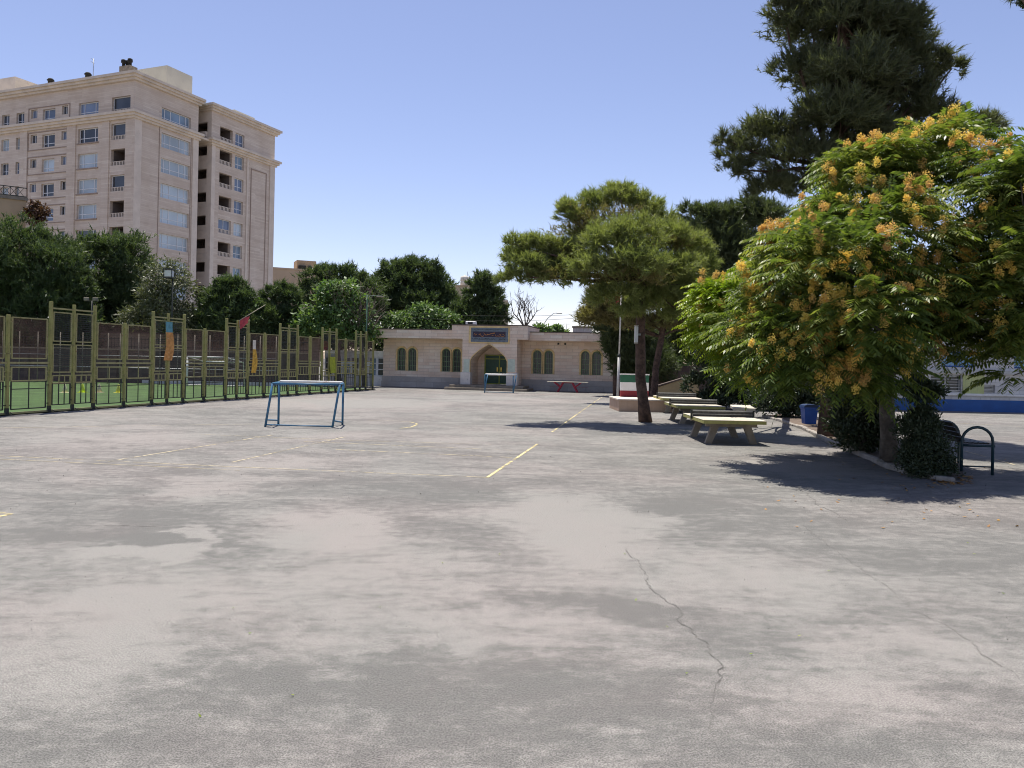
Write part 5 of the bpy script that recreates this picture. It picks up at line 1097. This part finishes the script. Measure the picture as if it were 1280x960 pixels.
big = PB(21, (1000, 28, 42, 26, 0), (985, 5, 24, 20), (1060, 25, 55, 36, -.5), (1112, 35, 42, 40), (1030, -45, 55, 42), (1092, -50, 48, 46), (1060, -110, 50, 50), (1000, 88, 38, 28), (1070, 95, 62, 38, -1), (1150, 82, 36, 24), (1183, 88, 22, 16), (1132, 122, 46, 28), (1045, 148, 58, 32, -1), (965, 172, 44, 26), (930, 190, 28, 22), (922, 214, 20, 18), (1000, 200, 50, 28, -.5), (1085, 185, 60, 36), (1090, 130, 50, 40, 1), (1030, 90, 40, 40, 1.5), (1100, 60, 60, 50, 1.5), (1020, 20, 50, 50, 1.5), (970, 235, 40, 18), (1060, 220, 60, 24), (903, 175, 9, 14), (1160, 150, 40, 26), (1215, 160, 34, 14), (1243, 152, 14, 9))
make_pine('pine_tree', 'giant dark pine towering above the flowering trees, its top out of the frame', b, t, big, 24000, M['pine_giant'], 46, .24, .16, mid=P(1040, 300, 21.2), L=.21, w=.02, csize=.22, k=13, per=12, spread=.75, inner=.3)
# pine whose branch tips enter at the top corner
b = gnd(1430, 18); t = P(1425, -60, 18)
make_pine('pine_tree', 'pine mostly beyond the frame, only a branch tip showing in the sky corner', b, t, PB(18, (1420, -40, 90, 60), (1350, 0, 50, 30), (1300, -5, 30, 14), (1274, 2, 16, 7), (1440, 60, 100, 50)), 4000, M['pine_dark'], 47, .2, .12, L=.2, w=.018, csize=.3, **rk)
# trees of heaven with orange seed clusters
GA_ = 'flowering trees along the planting bed'
def heaven(label, base, top, bl, n, m, seed, r0, r1, ncl, RL=.58, nl=11, mid=None, k=120, cl=None):
    t = tree('flowering_tree', label, 'tree', base, GA_); limbs(t, base, top, bl, r0, r1, M['bark_grey'], seed, None, mid)
    o, p, out = frond_crown(t, bl, n, m, seed, RL=RL, nl=nl); rng = np.random.default_rng(seed+5)
    nc = np.array([HC*0, 0, 0]); cen = p.mean(0); toc = unit(np.array([[0, 0, HC]])-p)
    sc = (out*toc).sum(1)+.7*out[:, 2]+.5*rng.random(len(p)); idx = np.argsort(-sc)[:int(len(p)*.5)]; idx = rng.choice(idx, ncl, replace=False)
    pts = p[idx]+out[idx]*.26+toc[idx]*.12+np.array([0, 0, .05])
    ex = []
    for q in pts:
        for j in range(rng.integers(1, 4)): ex.append(q+rng.normal(size=3)*np.array([.05, .05, .06])-np.array([0, 0, .08*j]))
    if cl: 
        for (x, y, d, s) in cl:
            for j in range(int(5*s)): v_ = P(x, y, d); ex.append(np.array(v_)+rng.normal(size=3)*.085*np.array([1, 1, 1.2]))
    tuft_clusters(t, ex, M['seed'], seed+9, k=k); settle(t); return t
b = G(1112, 579.5); t = P(1108, 330, 15)
hb_ = PB(15, (1050, 278, 36, 22, -.3), (1008, 312, 36, 26, -.8), (1095, 215, 48, 30), (1150, 190, 48, 28, .3), (1195, 170, 34, 18, .5), (968, 356, 34, 28, -.5), (1040, 330, 60, 46, -1.8), (1115, 290, 55, 45, -1.2), (960, 410, 36, 34, -.6), (1005, 425, 50, 42, -1.6), (1075, 405, 55, 46, -2.2), (1140, 380, 50, 46, -1.5), (975, 465, 34, 24, -.8), (1030, 462, 44, 24, -2), (1090, 465, 44, 22, -1.8), (1070, 260, 45, 30, 1.2), (1050, 350, 50, 60, 1.2), (1000, 370, 50, 50, 1), (1150, 428, 34, 18, -.6), (945, 466, 26, 18, -.3), (975, 478, 24, 12, -.9), (1075, 480, 26, 10, -2), (925, 425, 22, 24))
heaven('big flowering tree of heaven with orange seed clusters, its trunk behind the trimmed bush', b, t, hb_, 5000, M['ail'], 51, .15, .10, 330, cl=[(1000, 405, 13.2, 2), (958, 445, 13.8, 2.5), (948, 470, 13.8, 1.5), (985, 437, 13, 2.2), (1058, 458, 12.5, 2.2), (1040, 465, 12.6, 1.5), (1130, 415, 12.9, 1.6), (1100, 355, 12.8, 1.2), (1205, 300, 13, 0), (1060, 325, 12.8, 1.4), (1020, 345, 13, 1.2), (995, 320, 13.4, 1.4), (940, 368, 14, 1.2), (975, 320, 14.2, 1.6)])
b = gnd(985, 29.5); t = P(945, 360, 21.5)
heaven('bright yellow green flowering tree, smaller and set behind the tennis tables', b, t, PB(21, (905, 378, 28, 24), (930, 366, 20, 16), (900, 415, 24, 22), (920, 442, 24, 22), (955, 345, 18, 14), (940, 390, 34, 40), (945, 460, 24, 18)), 2500, M['ail_bright'], 52, .13, .09, 80, RL=.58)
b = gnd(1345, 14); t = P(1330, 330, 14)
rb_ = PB(14, (1235, 215, 45, 26), (1275, 235, 45, 34, -.8), (1200, 250, 34, 22, .3), (1255, 300, 42, 32, -.5), (1295, 330, 45, 45, -1), (1205, 335, 36, 30, .3), (1250, 375, 45, 34, -.6), (1290, 420, 40, 34, -.8), (1205, 395, 34, 28), (1232, 430, 34, 20, -.3), (1270, 455, 34, 16, -.5), (1350, 250, 70, 60), (1350, 370, 70, 70), (1180, 425, 24, 16, .5), (1300, 270, 50, 40, 1), (1240, 400, 34, 14, -1), (1175, 370, 24, 40, .4), (1265, 470, 14, 7, -.6))
heaven('dark shaded flowering tree whose branches reach in over the park bench', b, t, rb_, 3400, M['ail'], 53, .15, .10, 90, cl=[(1205, 310, 13.4, 2), (1212, 325, 13.4, 1.6), (1188, 348, 13.4, 1.6), (1225, 385, 13.2, 1.2), (1215, 170, 13.8, 1), (1240, 190, 13.8, 1)])
# bushes
def bush(label, base, bl, n, seed, L=.09, w=.03, name='dark_bush'):
    t = tree(name, label, 'bush', base, 'bushes in the planting bed'); mb = MB(); rng = random.Random(seed)
    for q in bl[:6]: mb.path([base, base.lerp(Vector(q[:3]), .5)+Vector((rng.uniform(-.05, .05), 0, 0)), Vector(q[:3])], [.035, .025, .012], 6)
    mb.build('trunk', M['bark_grey'], t); leaf_crown(t, bl, n, M['bush'] if seed != 67 else M['broad'], seed, L=L, w=w, per=40, csize=.34, droop=-.3, inner=.4); settle(t); return t
b = G(1165, 597.5); bush('rounded trimmed dark bush at the tip of the kerbed bed', b, PB(13.35, (1146, 535, 22, 20), (1156, 532, 16, 16), (1158, 562, 28, 24), (1145, 575, 20, 18), (1177, 580, 15, 14), (1154, 515, 16, 10), (1162, 587, 28, 10)), 26000, 61, .055, .02)
b = gnd(1080, 16.6); bush('tall dark bush between the two thick trunks', b, PB(16.8, (1078, 460, 24, 26), (1068, 500, 24, 28), (1090, 510, 22, 30), (1075, 545, 28, 22), (1092, 470, 20, 24), (1078, 560, 24, 12), (1060, 480, 20, 40), (1058, 530, 20, 30), (1088, 450, 30, 30), (1100, 540, 18, 30)), 24000, 62, .10, .032)
b = gnd(985, 28); bush('dark hedge bush behind the blue bin', b, PB(28, (965, 505, 30, 18), (995, 505, 26, 18), (1020, 495, 18, 18), (975, 480, 24, 24), (1000, 490, 20, 20), (960, 500, 22, 18), (985, 510, 26, 14), (1005, 470, 16, 20)), 9000, 63, .15, .05)
b = gnd(900, 33); bush('wide dark hedge bush behind the tables, at the end of the ramp wall', b, PB(33, (890, 470, 18, 22), (915, 478, 22, 20), (940, 470, 24, 28), (900, 450, 22, 22), (930, 445, 24, 22), (965, 480, 22, 22), (885, 440, 18, 16), (950, 495, 26, 12), (905, 492, 22, 10), (890, 498, 26, 8), (930, 500, 30, 10), (975, 502, 30, 12), (865, 480, 12, 14), (1000, 490, 24, 22), (1000, 460, 24, 22)), 26000, 64, .18, .06)
b = gnd(1150, 19); bush('dim bush in front of the blue base band behind the round bush', b, PB(19, (1150, 495, 18, 14), (1135, 488, 14, 14), (1165, 488, 14, 10), (1145, 478, 12, 10)), 5000, 65, .11, .04)
b = gnd(1050, 24); bush('low dark bush in the gap behind the thick pine trunk', b, PB(24, (1052, 465, 18, 22), (1040, 475, 14, 18), (1062, 490, 14, 18), (1020, 470, 18, 18)), 5000, 66, .14, .05)
b = gnd(860, 49); bush('green bush in the sun beyond the dark brick garden wall', b, PB(49, (842, 444, 16, 14), (866, 446, 22, 14), (895, 446, 26, 20), (930, 450, 30, 24), (960, 455, 30, 24), (828, 450, 10, 10)), 7000, 67, .2, .08)
b = gnd(870, 58); make_leafy('broadleaf_tree', 'sunlit green broadleaf tree far beyond the dark brick garden wall', b, P(868, 430, 58), PB(58, (845, 432, 18, 14), (870, 425, 24, 18), (850, 450, 22, 12), (880, 450, 24, 14), (910, 435, 26, 22), (940, 445, 26, 22), (830, 455, 16, 8)), 7500, M['broad'], 68, .14, .09, L=.28, w=.13, per=24)
# spiky plant by the stone house
g = G(556, 484.5); ag = thing('spiky_plant', 'dark spiky leaved plant against the grey plinth of the stone house', 'plant', g); rng = np.random.default_rng(3); V = []
for k in range(70):
    a = rng.random()*2*np.pi; el = rng.uniform(.25, 1.4); L = rng.uniform(.5, .95); d = np.array([np.cos(a)*np.cos(el), np.sin(a)*np.cos(el)*.6, np.sin(el)]); s = np.array([-np.sin(a), np.cos(a), 0])*.022; o_ = np.array([rng.uniform(-.35, .35), rng.uniform(-.1, .2), .05]); m_ = o_+d*L*.6; e_ = o_+d*L-np.array([0, 0, .16*L*np.cos(el)])
    V += [o_-s, o_+s, m_+s*.8, m_-s*.8, m_-s*.8, m_+s*.8, e_+s*.1, e_-s*.1]
numpy_mesh('leaves', np.array(V), 4, M['bush'], ag); leaf_crown(ag, [(0, .05, .25, .6, .25, .22)], 1200, M['bush'], 5, L=.14, w=.04, per=30, name='foliage')
# fallen leaves and grit
rng = np.random.default_rng(8); V = []
def scatter(poly_px, n, size):
    for k in range(n):
        x, y = poly_px[0]+rng.random()*(poly_px[2]-poly_px[0]), poly_px[1]+rng.random()*(poly_px[3]-poly_px[1]); p = np.array(G(x, y, .008)); a = rng.random()*6.28; d = np.array([np.cos(a), np.sin(a), rng.uniform(-.2, .3)])*size*(.5+rng.random()); s = np.array([-np.sin(a), np.cos(a), rng.uniform(-.2, .3)])*size*.35
        V.extend([p-d*.5, p-s, p+d*.5+np.array([0, 0, .01]), p+s])
def leafset(name, m):
    o = numpy_mesh(name, np.array(V), 4, m, None); struct(o, 'stuff'); V.clear()
scatter((1165, 594, 1215, 606), 160, .07); scatter((1090, 580, 1200, 612), 70, .06); scatter((950, 540, 1280, 660), 60, .05); leafset('fallen_leaves', leafmat('dry_fallen_leaves', [(.16, .08, .03), (.34, .17, .05), (.48, .30, .08)], .1))
scatter((760, 660, 1280, 840), 9, .022); scatter((200, 600, 1100, 900), 8, .02); leafset('leaf_litter', M['ail_bright'])
rng = np.random.default_rng(18)
scatter((0, 560, 1280, 800), 160, .012); scatter((0, 510, 1280, 640), 300, .022); leafset('gravel', M['crack'])
